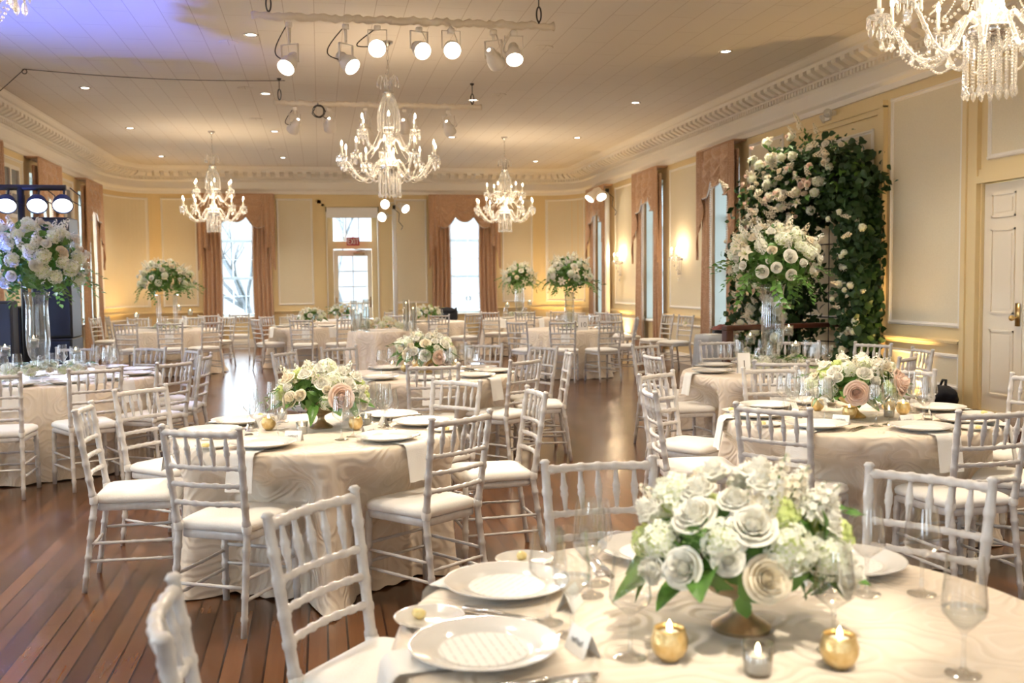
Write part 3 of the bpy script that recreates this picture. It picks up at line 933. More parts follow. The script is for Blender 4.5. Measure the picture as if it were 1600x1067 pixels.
# ================================================================ tables
TABLES = {}
CLOTHS = {}
TABLE_Z = .752
def tablecloth(key, x, y, R, angs, label, mat='cloth', folds=None):
    rr = random.Random(key)
    mb = MB()
    NA = 192 if y < 12 else 120
    nf = folds or int(15 * R / .75)
    ph = rr.uniform(0, 6.28)
    sh = [rr.uniform(-.5, .5) for _ in range(nf)]
    prof = [(0, 0), (.3, 0), (.6, 0), (.85, 0), (.94, 0), (.97, -.001), (.99, -.006), (1.0, -.016)]
    rows = 15
    def pt(i, r):
        a = 2 * PI * i / NA
        if r < len(prof):
            f, dz = prof[r]
            return Vector((R * f * math.cos(a), R * f * math.sin(a), TABLE_Z + dz))
        t = (r - len(prof) + 1) / rows                # 0..1 down the skirt
        z = (TABLE_Z - .016) * (1 - t)
        w = math.sin(a * nf + ph + .8 * math.sin(a * 3 + ph)) + .45 * math.sin(a * nf * 1.7 + 2 * ph)
        amp = .030 * min(1, t * 2.2) * (1 + .5 * t)
        rad = R + .012 + amp * w + .085 * t ** 1.6 + (.035 * max(0, t - .9) * 10 * (1 + .5 * math.sin(a * nf * 2.3)))
        for ca, lim in angs:                             # the skirt is pushed in under the chair seats
            d = abs((a - ca + PI) % (2 * PI) - PI) * R
            wl = max(0, min(1, (.40 - d) / .15)); wl = wl * wl * (3 - 2 * wl)
            wz = max(0, min(1, (.70 - z) / .16)); wz = wz * wz * (3 - 2 * wz)
            if rad > lim: rad += (min(rad, lim + .004 * w) - rad) * wl * wz
        return Vector((rad * math.cos(a), rad * math.sin(a), max(z, .004 + .006 * (1 + math.sin(a * 31)))))
    nr = len(prof) + rows
    vs = [pt(i, r) for i in range(NA) for r in range(nr)]
    fs = []
    for i in range(NA):
        j = (i + 1) % NA
        for r in range(nr - 1): fs.append((i * nr + r, i * nr + r + 1, j * nr + r + 1, j * nr + r))
    mb.add(vs, fs)
    o = inst('tablecloth', mb.mesh('tablecloth', MT[mat]), None, T(x, y, 0))
    tag(o, label, 'tablecloth', 'champagne swirl-patterned round tablecloths')
    return o

# tables: centre from the photograph, radius; name used in labels
TB = {}
for k, px, py, R, nm in (
    (1, 1148, 977, .78, 'the big front table'), (2, 497, 672, .75, 'the blush rose table'), (3, 664, 584, .77, 'the second middle table'),
    (4, 1340, 650, .76, 'the door-side table'), (5, 1210, 579, .78, 'the arch table'), (6, 62, 589, 1.0, 'the stage-lamp table'),
    (7, 262, 515, .84, 'the curved-wall table'), (8, 489, 509.5, .78, 'the swagged window table'), (9, 598, 516, .56, 'the sweetheart table'),
    (10, 533, 500, .76, 'the exit door table'), (11, 668, 502, .76, 'the shovel window table'), (12, 889, 513.5, .76, 'table number ten'), (13, 812, 496.5, .76, 'the far corner table')):
    p = P(px, py, TABLE_Z)
    TB[k] = (p.x, p.y, R, nm)
# chairs: table, pixel of the middle of the top rail in the photograph, label ending
CHAIRS = [
    (1, 937, 730, 'behind the big front table with its back rail against open floor'),
    (1, 1450, 750, 'behind the big front table, in front of the large wine glasses'),
    (1, 492, 797, 'tilted at the big front table, standing alone on open brown floor'),
    (1, 268, 965, 'at the bottom frame edge, only its tall back post in view'),
    (2, 132, 642, 'side-on at the blush rose table beside bare floor with blue reflections'),
    (2, 335, 671, 'back to camera at the blush rose table, beside a hanging napkin'),
    (2, 221, 612, 'beyond the side-on chair, facing the blush rose table from the aisle'),
    (2, 720, 656, 'angled back to camera at the blush rose table, next to the centre aisle'),
    (2, 832, 614, 'turned edgewise at the blush rose table with pale seat toward the aisle'),
    (2, 723, 600, 'facing camera at the blush rose table, beyond its dinner plates'),
    (3, 694, 571, 'back to camera at the table behind the blush rose bouquet'),
    (3, 832, 563, 'with bright white seat at the aisle end of the second middle table'),
    (3, 874, 547, 'edge-on by the aisle behind another edge-on chair at the second middle table'),
    (3, 889, 554, 'edge-on by the aisle, foremost of two at the second middle table'),
    (3, 768, 541, 'facing camera past two wine glasses at the second middle table'),
    (3, 545, 570, 'half hidden by the blush rose bouquet, back to camera'),
    (3, 517, 546, 'facing camera before the sweetheart table cloth'),
    (3, 448, 553, 'slanting behind the white tips of the blush rose bouquet'),
    (4, 1207, 642, 'back to camera at the door-side table, above the blurred front flowers'),
    (4, 1537, 645, 'back to camera at the door-side table with long cloth beside it'),
    (4, 1017, 614, 'slanting at the aisle side of the door-side table, seat tipped to view'),
    (4, 1024, 588, 'behind the slanting aisle chair at the door-side table'),
    (4, 1428, 583, 'facing camera before the white panelled wall, at the door-side table'),
    (4, 1203, 580, 'facing camera behind the glasses of the door-side table'),
    (4, 1605, 592, 'cut by the frame edge beneath the white door'),
    (4, 1650, 625, 'mostly outside the frame, white cushion showing at the door-side table'),
    (5, 1009, 542, 'wooden-toned by the aisle at the table before the flower arch'),
    (5, 1060, 557, 'in three-quarter view at the arch table, beside the aisle'),
    (5, 1120, 536, 'facing camera before the grey cocktail table'),
    (5, 1270, 537, 'behind the candles and glasses before the flower arch'),
    (5, 1216, 562, 'back to camera beneath the tall vase of the arch table'),
    (5, 1387, 541, 'at the arch table before the white wall panel, rear one'),
    (5, 1400, 556, 'tan-lit at the arch table, overlapping the chair behind'),
    (5, 1447, 550, 'edge-on alone before the low white wall panel'),
    (6, 22, 589, 'back to camera at the stage-lamp table, cut by the frame edge'),
    (6, 147, 580, 'back to camera at the stage-lamp table, whole in view'),
    (6, 277, 569, 'at the aisle end of the stage-lamp table with plump cushion'),
    (6, 231, 549, 'facing camera past the plates of the stage-lamp table'),
    (6, 302, 551, 'bright white, facing camera at the aisle end of the stage-lamp table'),
    (6, 325, 557, 'edge-on, outermost in the aisle at the stage-lamp table'),
    (6, 119, 547, 'behind eucalyptus and floating candles on the stage-lamp table'),
    (7, 277, 512, 'lilac-lit, back to camera at the curved-wall table'),
    (7, 183, 513, 'lilac-lit behind the eucalyptus, at the curved-wall table'),
    (7, 358, 510, 'at the aisle end of the curved-wall table, nearer of a pair'),
    (7, 189, 497, 'beyond the glasses of the curved-wall table beside the curtain'),
    (7, 330, 494, 'facing camera at the curved-wall table before the swagged window'),
    (7, 368, 496, 'at the aisle end of the curved-wall table, deeper of a pair'),
    (8, 401, 500, 'side-on at the aisle by the swagged window table'),
    (8, 424, 496, 'behind the side-on chair at the swagged window table'),
    (8, 488, 501, 'back to camera in the middle of the swagged window table'),
    (8, 541, 502, 'half behind the sweetheart table cloth'),
    (8, 452, 490, 'facing camera beyond the glasses of the swagged window table'),
    (10, 560, 494, 'behind the tall glass candle cylinders, before the exit door'),
    (10, 606, 489, 'beside the white lamp pole near the exit door'),
    (11, 681, 495, 'back to camera below the white flowers of the shovel window table'),
    (11, 740, 494, 'with pale seat at the corner end of the shovel window table'),
    (11, -1, 62, 'facing camera with a black coat over it, before the shovel window'),
    (11, 648, 494, 'edgewise behind the tapers of the sweetheart table'),
    (12, 878, 505, 'back to camera in the middle of table number ten'),
    (12, 962, 505, 'back to camera beside the white napkin of table number ten'),
    (12, 809, 505, 'angled at the shovel-window end of table number ten'),
    (12, 941, 491, 'facing camera beyond table number ten, by the far curtain'),
    (12, 985, 499, 'at the wall end of table number ten in golden light'),
    (13, 790, 492, 'back to camera at the far yellow corner table'),
    (13, 826, 494, 'back to camera before table ten, at the far yellow corner table'),
    (13, 850, 489, 'beyond the far yellow corner table, near the tall flowers'),
]
LOOSE = [
    (1012, 499, 5.55, 18.55, -1.25, 'standing against the wall between sconce and orange curtain'),
    (1019, 500, 5.62, 17.95, -1.2, 'leaning close to the wall beside the orange curtain'),
    (1058, 500, 5.75, 16.75, 1.75, 'alone by the wall between two windows, seat toward the aisle'),
    (1074, 503, 5.85, 16.05, 1.9, 'second by the wall, next to the grey cocktail table'),
    (136, 497, -3.95, 20.0, -1.9, 'golden-lit against the curtain by the narrow bright window'),
    (155, 500, -3.85, 20.8, -1.2, 'pale, beside the golden-lit chair at the narrow bright window'),
    (137, 512, -3.75, 15.6, -2.3, 'violet-lit between lamp stand and curved-wall table'),
    (336, 492, -2.25, 20.9, .2, 'before the swagged window, first of the spare row'),
    (352, 491, -1.65, 21.2, .1, 'before the swagged window, second of the spare row'),
]
PUSH = {k: [] for k in TB}
PLACED = []
for tk, px, py, where in CHAIRS:
    cx, cy, R, nm = TB[tk]
    p = P(px, py, .900)
    d = Vector((p.x - cx, p.y - cy)); r = d.length; a = math.atan2(d.y, d.x)
    if px < 0: a, r = math.radians(py), R + .42          # hidden behind the table: set by its angle
    PLACED.append([tk, a, max(R + .335, min(R + .62, r)), where])
# chairs of one table keep a chair's width between them
for it in range(60):
    for i, A in enumerate(PLACED):
        for B in PLACED[i + 1:]:
            if A[0] != B[0]: continue
            d = (B[1] - A[1] + PI) % (2 * PI) - PI
            need = .475 / (min(A[2], B[2]) - .47)
            if abs(d) < need:
                k = (need - abs(d)) / 2 * (1 if d >= 0 else -1)
                A[1] -= k; B[1] += k
for tk, a, r, where in PLACED: PUSH[tk].append((a, r - .275 - .24))
SEATS = {k: [] for k in TB}
for tk, a, r, where in PLACED:
    cx, cy, R, nm = TB[tk]
    rc = r - .275
    x, y = cx + math.cos(a) * rc, cy + math.sin(a) * rc
    if 'black coat' in where: COAT = (x + .25 * math.cos(a), y + .25 * math.sin(a), a + PI / 2)
    chair(x, y, a + PI / 2, where, far=cy > 13)
    SEATS[tk].append((a, where))
for px, py, x, y, rz, where in LOOSE:
    chair(x, y, rz, where, far=True)

CLABEL = {
    1: 'cream tablecloth on the big round table with the blurred white bouquet',
    2: 'champagne swirl-patterned tablecloth on the round table with the blush rose bouquet',
    3: 'champagne tablecloth on the round table behind the blush rose bouquet',
    4: 'pale swirl-patterned tablecloth on the round table by the white door',
    5: 'pale tablecloth on the round table before the flower arch, with a tall trumpet vase',
    6: 'beige tablecloth on the large round table in front of the black speakers',
    7: 'lilac-lit tablecloth on the round table by the curved yellow wall',
    8: 'pale tablecloth on the far round table before the swagged window, by the aisle',
    9: 'blush-gold tablecloth on the small sweetheart table in the middle of the hall',
    10: 'pale tablecloth on the far table before the exit door, mostly hidden',
    11: 'grey-beige tablecloth on the far table with the black coat behind it',
    12: 'golden-beige tablecloth on the round table carrying the number ten card',
    13: 'pale tablecloth on the far corner table behind table ten',
}
for k, (x, y, R, nm) in TB.items():
    tablecloth(k, x, y, R, PUSH[k], CLABEL[k], 'pinkcloth' if k == 9 else 'cloth')

# ================================================================ tableware
def m_plate():
    mb = MB()
    mb.lathe([(0, .004), (.10, .004), (.108, .006), (.113, .010), (.135, .016), (.158, .021), (.162, .0225), (.160, .019), (.140, .011), (.112, .003), (.105, 0), (0, 0)], 40)
    return mb.mesh('plate', MT['plate'])
def m_menu():
    mb = MB(); mb.lathe([(0, 0), (.098, 0), (.0985, .0006), (.098, .0012), (0, .0012)], 32); return mb.mesh('menu', MT['menu'], False)
def m_bread():
    mb = MB(); mb.lathe([(0, .003), (.055, .003), (.062, .007), (.082, .014), (.084, .015), (.082, .012), (.062, .002), (.05, 0), (0, 0)], 28)
    return mb.mesh('bread_plate', MT['plate'])
def m_butter():
    mb = MB(); mb.ball((0, 0, .012), .016, 8, 6, (1, 1, .75)); mb.ball((.012, .006, .012), .010, 8, 6); return mb.mesh('butter_curl', MT['butter'])
def m_knife():
    mb = MB(); mb.grid(lambda u, v: Vector(((v - .5) * (.016 + .006 * math.sin(PI * min(1, u * 1.4))) * (1 - .8 * max(0, u - .9) * 10), u * .11 - .0, .004)), 8, 2)
    mb.cbox(-.007, .007, -.11, .002, .001, .008, .002); return mb.mesh('knife', MT['silver'])
def m_fork():
    mb = MB(); mb.cbox(-.006, .006, -.11, .03, .001, .006, .002); mb.cbox(-.012, .012, .028, .05, .002, .006, .002)
    for k in (-1.5, -.5, .5, 1.5): mb.cbox(k * .0065 - .0018, k * .0065 + .0018, .048, .09, .003, .006, .0008)
    return mb.mesh('fork', MT['silver'])
def glass_prof(h, rb, rr, wide=.42, stem=.45):
    s = h * stem
    return [(.0, .002), (.034, .002), (.035, .004), (.012, .009), (.0045, .02), (.004, s * .8), (.006, s), (rb * .5, s + (h - s) * .10), (rb * .93, s + (h - s) * wide * .75), (rb, s + (h - s) * wide), (rb * .96, s + (h - s) * (wide + .15)), (rr, h)]
def m_glass(kind):
    mb = MB()
    if kind == 'wine': mb.lathe(glass_prof(.225, .045, .034, .30, .42), 24, cap=False)
    elif kind == 'water': mb.lathe(glass_prof(.245, .044, .035, .32, .36), 24, cap=False)
    else: mb.lathe(glass_prof(.235, .028, .024, .35, .36), 18, cap=False)
    return sharpen(mb.mesh(kind + '_glass', MT['glass']), 60)
def m_water(kind):
    mb = MB(); h = .245; s = h * .36
    pr = [(0, s + .004), (.020, s + .016), (.038, s + .036), (.0425, s + .048), (0, s + .0482)]
    mb.lathe(pr, 20); return mb.mesh('water', MT['water'])
def m_napkin():
    mb = MB()
    def f(u, v):
        x = (u - .5) * (.128 + .012 * v)
        L = .46 * v                                       # from the plate outwards, over the edge
        e = .27
        if L < e: y, z = -e + L + .0, .0015
        else:
            q = L - e
            y = min(.7 * q, .018) + .16 * max(0, q - .02); z = .0015 - max(0, q - .012)
        y += .004 * math.sin(u * 9) * max(0, L - e) * 8
        return Vector((x, y, z + .0025))
    mb.grid(f, 6, 40)
    n = len(mb.v)
    mb.add([(x, y + (.004 if z < -.01 else 0), z + (.0035 if z > -.01 else 0)) for x, y, z in mb.v[:n]], [tuple(reversed(q)) for q in mb.f])
    return mb.mesh('napkin', MT['napkin'])
def m_card():
    mb = MB(); mb.add([(-.045, -.022, 0), (.045, -.022, 0), (.045, 0, .052), (-.045, 0, .052), (.045, .022, 0), (-.045, .022, 0)], [(0, 1, 2, 3), (3, 2, 4, 5)])
    mb.add([(-.045, -.0205, 0), (.045, -.0205, 0), (.045, 0, .050), (-.045, 0, .050), (.045, .0205, 0), (-.045, .0205, 0)], [(3, 2, 1, 0), (5, 4, 2, 3)])
    return mb.mesh('place_card', MT['card'], False)
def m_script():
    mb = MB(); rr = random.Random(4)
    x = -.026; pts = []
    while x < .026:
        pts.append(Vector((x, -.0118 - .0, .0))); x += .003
    for i, p in enumerate(pts):
        t = .026 + .006 * math.sin(i * 2.1) + rr.uniform(-.002, .002)
        p.z = t; p.y = -.022 + t * .423 - .0012
    mb.tube(pts, .0007, 4); return mb.mesh('handwriting', MT['black'])
def put(key, fn, name, label, cat, M, group=None, parts=()):
    o = inst(name, once(key, fn), None, M)
    tag(o, label, cat, group)
    for nm, k, f in parts: inst(nm, once(k, f), o)
    return o
DONE = {k: [] for k in TB}
OBST = []
def nearest_free(p, rad):
    'the free spot closest to p on the table, clear of plates, glasses and what already stands there'
    for k in range(240):
        d = .0035 * k; an = 2.4 * k
        q = Vector((p.x + d * math.cos(an) * .5, p.y + d * math.sin(an) * .5))
        if all((q - o).length > r + rad for o, r in OBST): break
    OBST.append((q, rad))
    return Vector((q.x, q.y, p.z))
def setting(tk, a, where, level):
    "plate, napkin, glasses and cutlery in front of one chair"
    cx, cy, R, nm = TB[tk]
    z = TABLE_Z
    c, s = math.cos(a), math.sin(a)
    def at(out, side, dz=0, spin=0):
        return T(cx + c * out - s * side, cy + s * out + c * side, z + dz, a - PI / 2 + spin)
    gap = lambda b: (b - a + PI) % (2 * PI) - PI
    near = [gap(b) for b, _ in SEATS[tk] + EXTRA.get(tk, []) if abs(gap(b)) > 1e-6]
    if any(abs(gap(b)) < .345 / (R - .185) for b in DONE[tk]): return
    DONE[tk].append(a); OBST.append((Vector((cx + c * (R - .185), cy + s * (R - .185))), .164))
    lft = min([g for g in near if g > 0] + [3]); rgt = min([-g for g in near if g < 0] + [3])
    short = ' '.join(where.split()[:11])
    put('napkin', m_napkin, 'napkin', 'white napkin hanging at chair ' + short, 'napkin', at(R + .005, .0), 'white folded napkins')
    put('plate', m_plate, 'dinner_plate', 'white dinner plate at chair ' + short, 'plate', at(R - .185, 0, .0085), 'white dinner plates')
    if level >= 2:
        put('menu', m_menu, 'menu_card', 'round printed menu at chair ' + short, 'menu', at(R - .185, 0, .0130, PI), 'round menus on the plates')
        if rgt > .74:
            o = put('bread', m_bread, 'bread_plate', 'small bread plate at chair ' + short, 'plate', at(R - .115, -.240, .001), 'bread plates')
            inst('butter_curl', once('butter', m_butter), o, T(.02, .02, .002))['label'] = 'yellow butter curl'
        if lft > .74:
            put('knife', m_knife, 'knife', 'steel knife at chair ' + short, 'knife', at(R - .27, .176, .001, PI), 'steel table knives')
            put('fork', m_fork, 'fork', 'steel fork at chair ' + short, 'fork', at(R - .27, .199, .001, PI), 'steel table forks')
        put('card', m_card, 'place_card', 'folded place card at chair ' + short, 'card', at(R - .388, .052, .001, PI + .12), 'white place cards', (('handwriting', 'script', m_script),) if tk in (1, 2, 4) else ())
    for rr_, sd in ((.40, -.045), (.375, -.140)): OBST.append((Vector((cx + c * (R - rr_) - s * sd, cy + s * (R - rr_) + c * sd)), .046))
    if level >= 1:
        put('gwater', lambda: m_glass('water'), 'water_glass', 'tall water glass at chair ' + short, 'glass', at(R - .40, -.045, .001), 'stemmed water glasses', (('water', 'wfill', lambda: m_water('water')),) if level >= 2 else ())
    put('gwine', lambda: m_glass('wine'), 'wine_glass', 'clear wine glass at chair ' + short, 'glass', at(R - .375, -.140, .001), 'clear wine glasses')
LEVEL = {1: 2, 2: 2, 4: 2, 3: 1, 5: 1, 6: 1, 7: 0, 8: 0, 10: 0, 11: 0, 12: 1, 13: 0}
EXTRA = {1: [(.12, 'outside the frame beside the broad wine glass')],
         2: [(-1.35, 'missing in the gap by the butter dish')], 3: [(-1.05, 'missing in the gap by the aisle')],
         4: [(-1.55, 'missing in the middle gap by the bread plate')]}
for tk in SEATS:
    if tk == 9: continue
    for a, w in SEATS[tk] + EXTRA.get(tk, []): setting(tk, a, w, LEVEL[tk])
def stray_glass(px, py, kind, label):
    p = nearest_free(P(px, py, TABLE_Z), .04)
    if kind == 'water': put('gwater', lambda: m_glass('water'), 'water_glass', label, 'glass', T(p.x, p.y, TABLE_Z + .001), 'stemmed water glasses', (('water', 'wfill', lambda: m_water('water')),))
    else: put('gwine', lambda: m_glass('wine'), 'wine_glass', label, 'glass', T(p.x, p.y, TABLE_Z + .001), 'clear wine glasses')
stray_glass(1505, 1056, 'water', 'big water glass standing alone at the right end of the front table')
stray_glass(1440, 930, 'wine', 'wine glass in front of the chair behind the front bouquet leaves')
stray_glass(1302, 1020, 'wine', 'wine glass between the front compote and its right gold votive')
stray_glass(985, 1030, 'wine', 'wine glass beside the left gold votive of the front bouquet')
# ================================================================ flowers
def rose_mesh(mat, openness=1.0, seed=1):
    rr = random.Random(seed); mb = MB()
    rings = [(3, .13, .95), (4, .24, .93), (5, .36, .90), (5, .49, .85), (6, .63, .76), (7, .80, .61), (7, 1.0, .42)]
    for q, (n, r1, h) in enumerate(rings):
        sc = 1 + (openness - 1) * q / 6
        for k in range(n):
            a0 = 2 * PI * (k + .5 * q) / n + rr.uniform(-.15, .15)
            hw = PI / n * 1.45
            hh = h * rr.uniform(.94, 1.05)
            def f(u, v):
                uu = 2 * u - 1
                an = a0 + uu * hw * (.5 + .5 * math.sin(PI * min(1, v * .7 + .12)))
                r = sc * r1 * (.50 + .38 * math.sin(PI / 2 * min(1, v * 1.25)) + .14 * max(0, v - .7) / .3 * (.3 + .14 * q)) - .035 * uu * uu * (q > 0)
                z = hh * v - .28 * hh * uu * uu * v * v - .13 * max(0, v - .78) / .22 * (q > 2)
                return Vector((r * math.cos(an), r * math.sin(an), z - .15))
            mb.grid(f, 4, 5)
    mb.ball((0, 0, .12), .30, 8, 6, (1, 1, 1.1))
    return mb.mesh('rose', MT[mat])
def hydrangea_mesh(mat, seed=1, n=80):
    rr = random.Random(seed); mb = MB()
    for k in range(n):
        zf = 1 - 1.55 * (k + .5) / n
        a = k * 2.39996
        r = math.sqrt(max(0, 1 - zf * zf))
        nrm = Vector((r * math.cos(a), r * math.sin(a), zf))
        M = align(nrm * rr.uniform(.82, 1.08), nrm + Vector((rr.uniform(-.55, .55), rr.uniform(-.55, .55), rr.uniform(-.55, .55))), rr.uniform(0, 6), rr.uniform(.22, .29))
        for p in range(4):
            b = PI / 2 * p
            e1, e2 = Vector((math.cos(b), math.sin(b), 0)), Vector((-math.sin(b), math.cos(b), 0))
            vs = [e1 * .06 + Vector((0, 0, 0)), e1 * .55 + e2 * .48 + Vector((0, 0, .12)), e1 * 1.0 + Vector((0, 0, .05)), e1 * .55 - e2 * .48 + Vector((0, 0, .12))]
            mb.add([M @ v for v in vs], [(0, 3, 2, 1)])
    mb.mi = 1; mb.ball((0, 0, 0), .72, 10, 7)
    return mb.mesh('hydrangea', [MT[mat], MT['lime']])
def spike_mesh(mat, seed=1):
    "a stock or snapdragon stem: blossoms up a tapering spike, along +Z, unit length"
    rr = random.Random(seed); mb = MB()
    mb.mi = 1; mb.tube([(0, 0, 0), (.01, 0, .5), (0, .015, 1)], [.02, .015, .008], 5); mb.mi = 0
    for k in range(30):
        t = .22 + .78 * k / 30
        a = k * 2.4; r = .17 * (1.1 - t) + .03
        nrm = Vector((math.cos(a), math.sin(a), .5))
        M = align(Vector((math.cos(a) * r, math.sin(a) * r, t)), nrm, rr.uniform(0, 6), (.075 * (1.3 - t) + .018))
        for p in range(5):
            b = 2 * PI * p / 5
            e1, e2 = Vector((math.cos(b), math.sin(b), 0)), Vector((-math.sin(b), math.cos(b), 0))
            mb.add([M @ v for v in (e1 * .05, e1 * .6 + e2 * .45 + Vector((0, 0, .25)), e1 * 1.05 + Vector((0, 0, .12)), e1 * .6 - e2 * .45 + Vector((0, 0, .25)))], [(0, 3, 2, 1)])
    return mb.mesh('blossom_spike', [MT[mat], MT['stem']])
def lily_mesh():
    mb = MB()
    for k in range(6):
        a = PI / 3 * k
        def f(u, v):
            w = (u - .5) * .55 * math.sin(PI * min(1, .12 + v * .88)) * (1 if k % 2 else .8)
            r = .12 + .95 * v; z = .75 * v - .65 * v * v * v
            return Vector((r * math.cos(a) - w * math.sin(a), r * math.sin(a) + w * math.cos(a), z + .15 * abs(u - .5)))
        mb.grid(f, 4, 6)
    mb.mi = 1
    for k in range(5):
        a = 1.256 * k; mb.tube([(0, 0, 0), (.14 * math.cos(a), .14 * math.sin(a), .4), (.3 * math.cos(a), .3 * math.sin(a), .65)], .025, 5)
    return mb.mesh('lily', [MT['cream'], MT['lime']])
def leaf_into(mb, M, bend=.25, wid=.5, nu=2, nv=5):
    def f(u, v):
        w = (u - .5) * 2 * wid * .5 * math.sin(PI * min(1, v ** .8 * .97 + .02)) ** .8
        return M @ Vector((w, v, -bend * v * v + .18 * abs(u - .5) * math.sin(PI * v)))
    mb.grid(f, nu, nv)
def leaf_mesh(mat='leaf', bend=.25, wid=.5):
    mb = MB(); leaf_into(mb, Matrix.Identity(4), bend, wid, 4, 7)
    mb.mi = 1; mb.tube([(0, -.18, .03), (0, 0, 0)], [.012, .016], 5)
    return mb.mesh('leaf', [MT[mat], MT['stem']])
def sprig_mesh(mat='leaf', seed=3, n=13, wid=.5):
    "a thin stem with small leaves on both sides, along +Y, unit length, drooping"
    rr = random.Random(seed); mb = MB()
    st = lambda t: Vector((.06 * math.sin(t * 4), t, .12 * math.sin(PI * t) - .28 * t * t))
    mb.mi = 1; mb.tube([st(k / 8) for k in range(9)], [.012 - .008 * k / 8 for k in range(9)], 5); mb.mi = 0
    for k in range(n):
        t = .15 + .85 * k / (n - 1)
        sg = -1 if k % 2 else 1
        M = Matrix.Translation(st(t)) @ Matrix.Rotation(-sg * rr.uniform(.6, 1.1) * (k < n - 1), 4, 'Z') @ Matrix.Rotation(rr.uniform(-.5, .5), 4, 'Y') @ Matrix.Scale(rr.uniform(.16, .24), 4)
        leaf_into(mb, M, .2, wid, 2, 3)
    return mb.mesh('leaf_sprig', [MT[mat], MT['stem']])
def foliage_mesh(rx, ry, rz, n, size, mat='leaf', seed=1, lo=-1.0, shape=None):
    rr = random.Random(seed); mb = MB()
    for k in range(n):
        while True:
            v = Vector((rr.gauss(0, 1), rr.gauss(0, 1), rr.gauss(0, 1))).normalized()
            if v.z >= lo: break
        q = rr.uniform(.55, .98)
        p = Vector((v.x * rx, v.y * ry, v.z * rz)) * q
        M = align(p, v + Vector((rr.uniform(-.6, .6), rr.uniform(-.6, .6), rr.uniform(-.6, .6))), rr.uniform(0, 6.3), size * rr.uniform(.6, 1.2))
        leaf_into(mb, M, .25, .55, 2, 3)
    return mb.mesh('foliage', MT[mat])
ROSES = lambda m, k: once(('rose', m, k), lambda: rose_mesh(m, (1.0, .8, .62)[k % 3], k + 3))
HYD = lambda m, k: once(('hyd', m, k), lambda: hydrangea_mesh(m, k))
SPK = lambda m, k: once(('spk', m, k), lambda: spike_mesh(m, k))
LEAF = lambda m, k: once(('leaf', m, k), lambda: leaf_mesh(m, (.15, .35, .5)[k % 3], (.5, .6, .42)[k % 3]))
SPRIG = lambda m, k: once(('sprig', m, k), lambda: sprig_mesh(m, k, 13, (.5, .7)[k % 2]))
def yaw_out(pos, dirv, s, roll=0):
    "matrix that lays a leaf's +Y along dirv"
    y = Vector(dirv).normalized(); up = Vector((0, 0, 1))
    x = y.cross(up); x = x.normalized() if x.length > 1e-4 else Vector((1, 0, 0))
    z = x.cross(y)
    M = Matrix(((x.x, y.x, z.x, pos[0]), (x.y, y.y, z.y, pos[1]), (x.z, y.z, z.z, pos[2]), (0, 0, 0, 1)))
    return M @ Matrix.Rotation(roll, 4, 'Y') @ Matrix.Scale(s, 4)

def dome_points(n, rng, zmin=-.1, zmax=1.0):
    pts = []
    for k in range(n):
        z = zmax - (zmax - zmin) * (k + .5) / n
        a = k * 2.39996 + rng.uniform(-.2, .2)
        r = math.sqrt(max(0, 1 - z * z))
        pts.append(Vector((r * math.cos(a), r * math.sin(a), z)))
    return pts

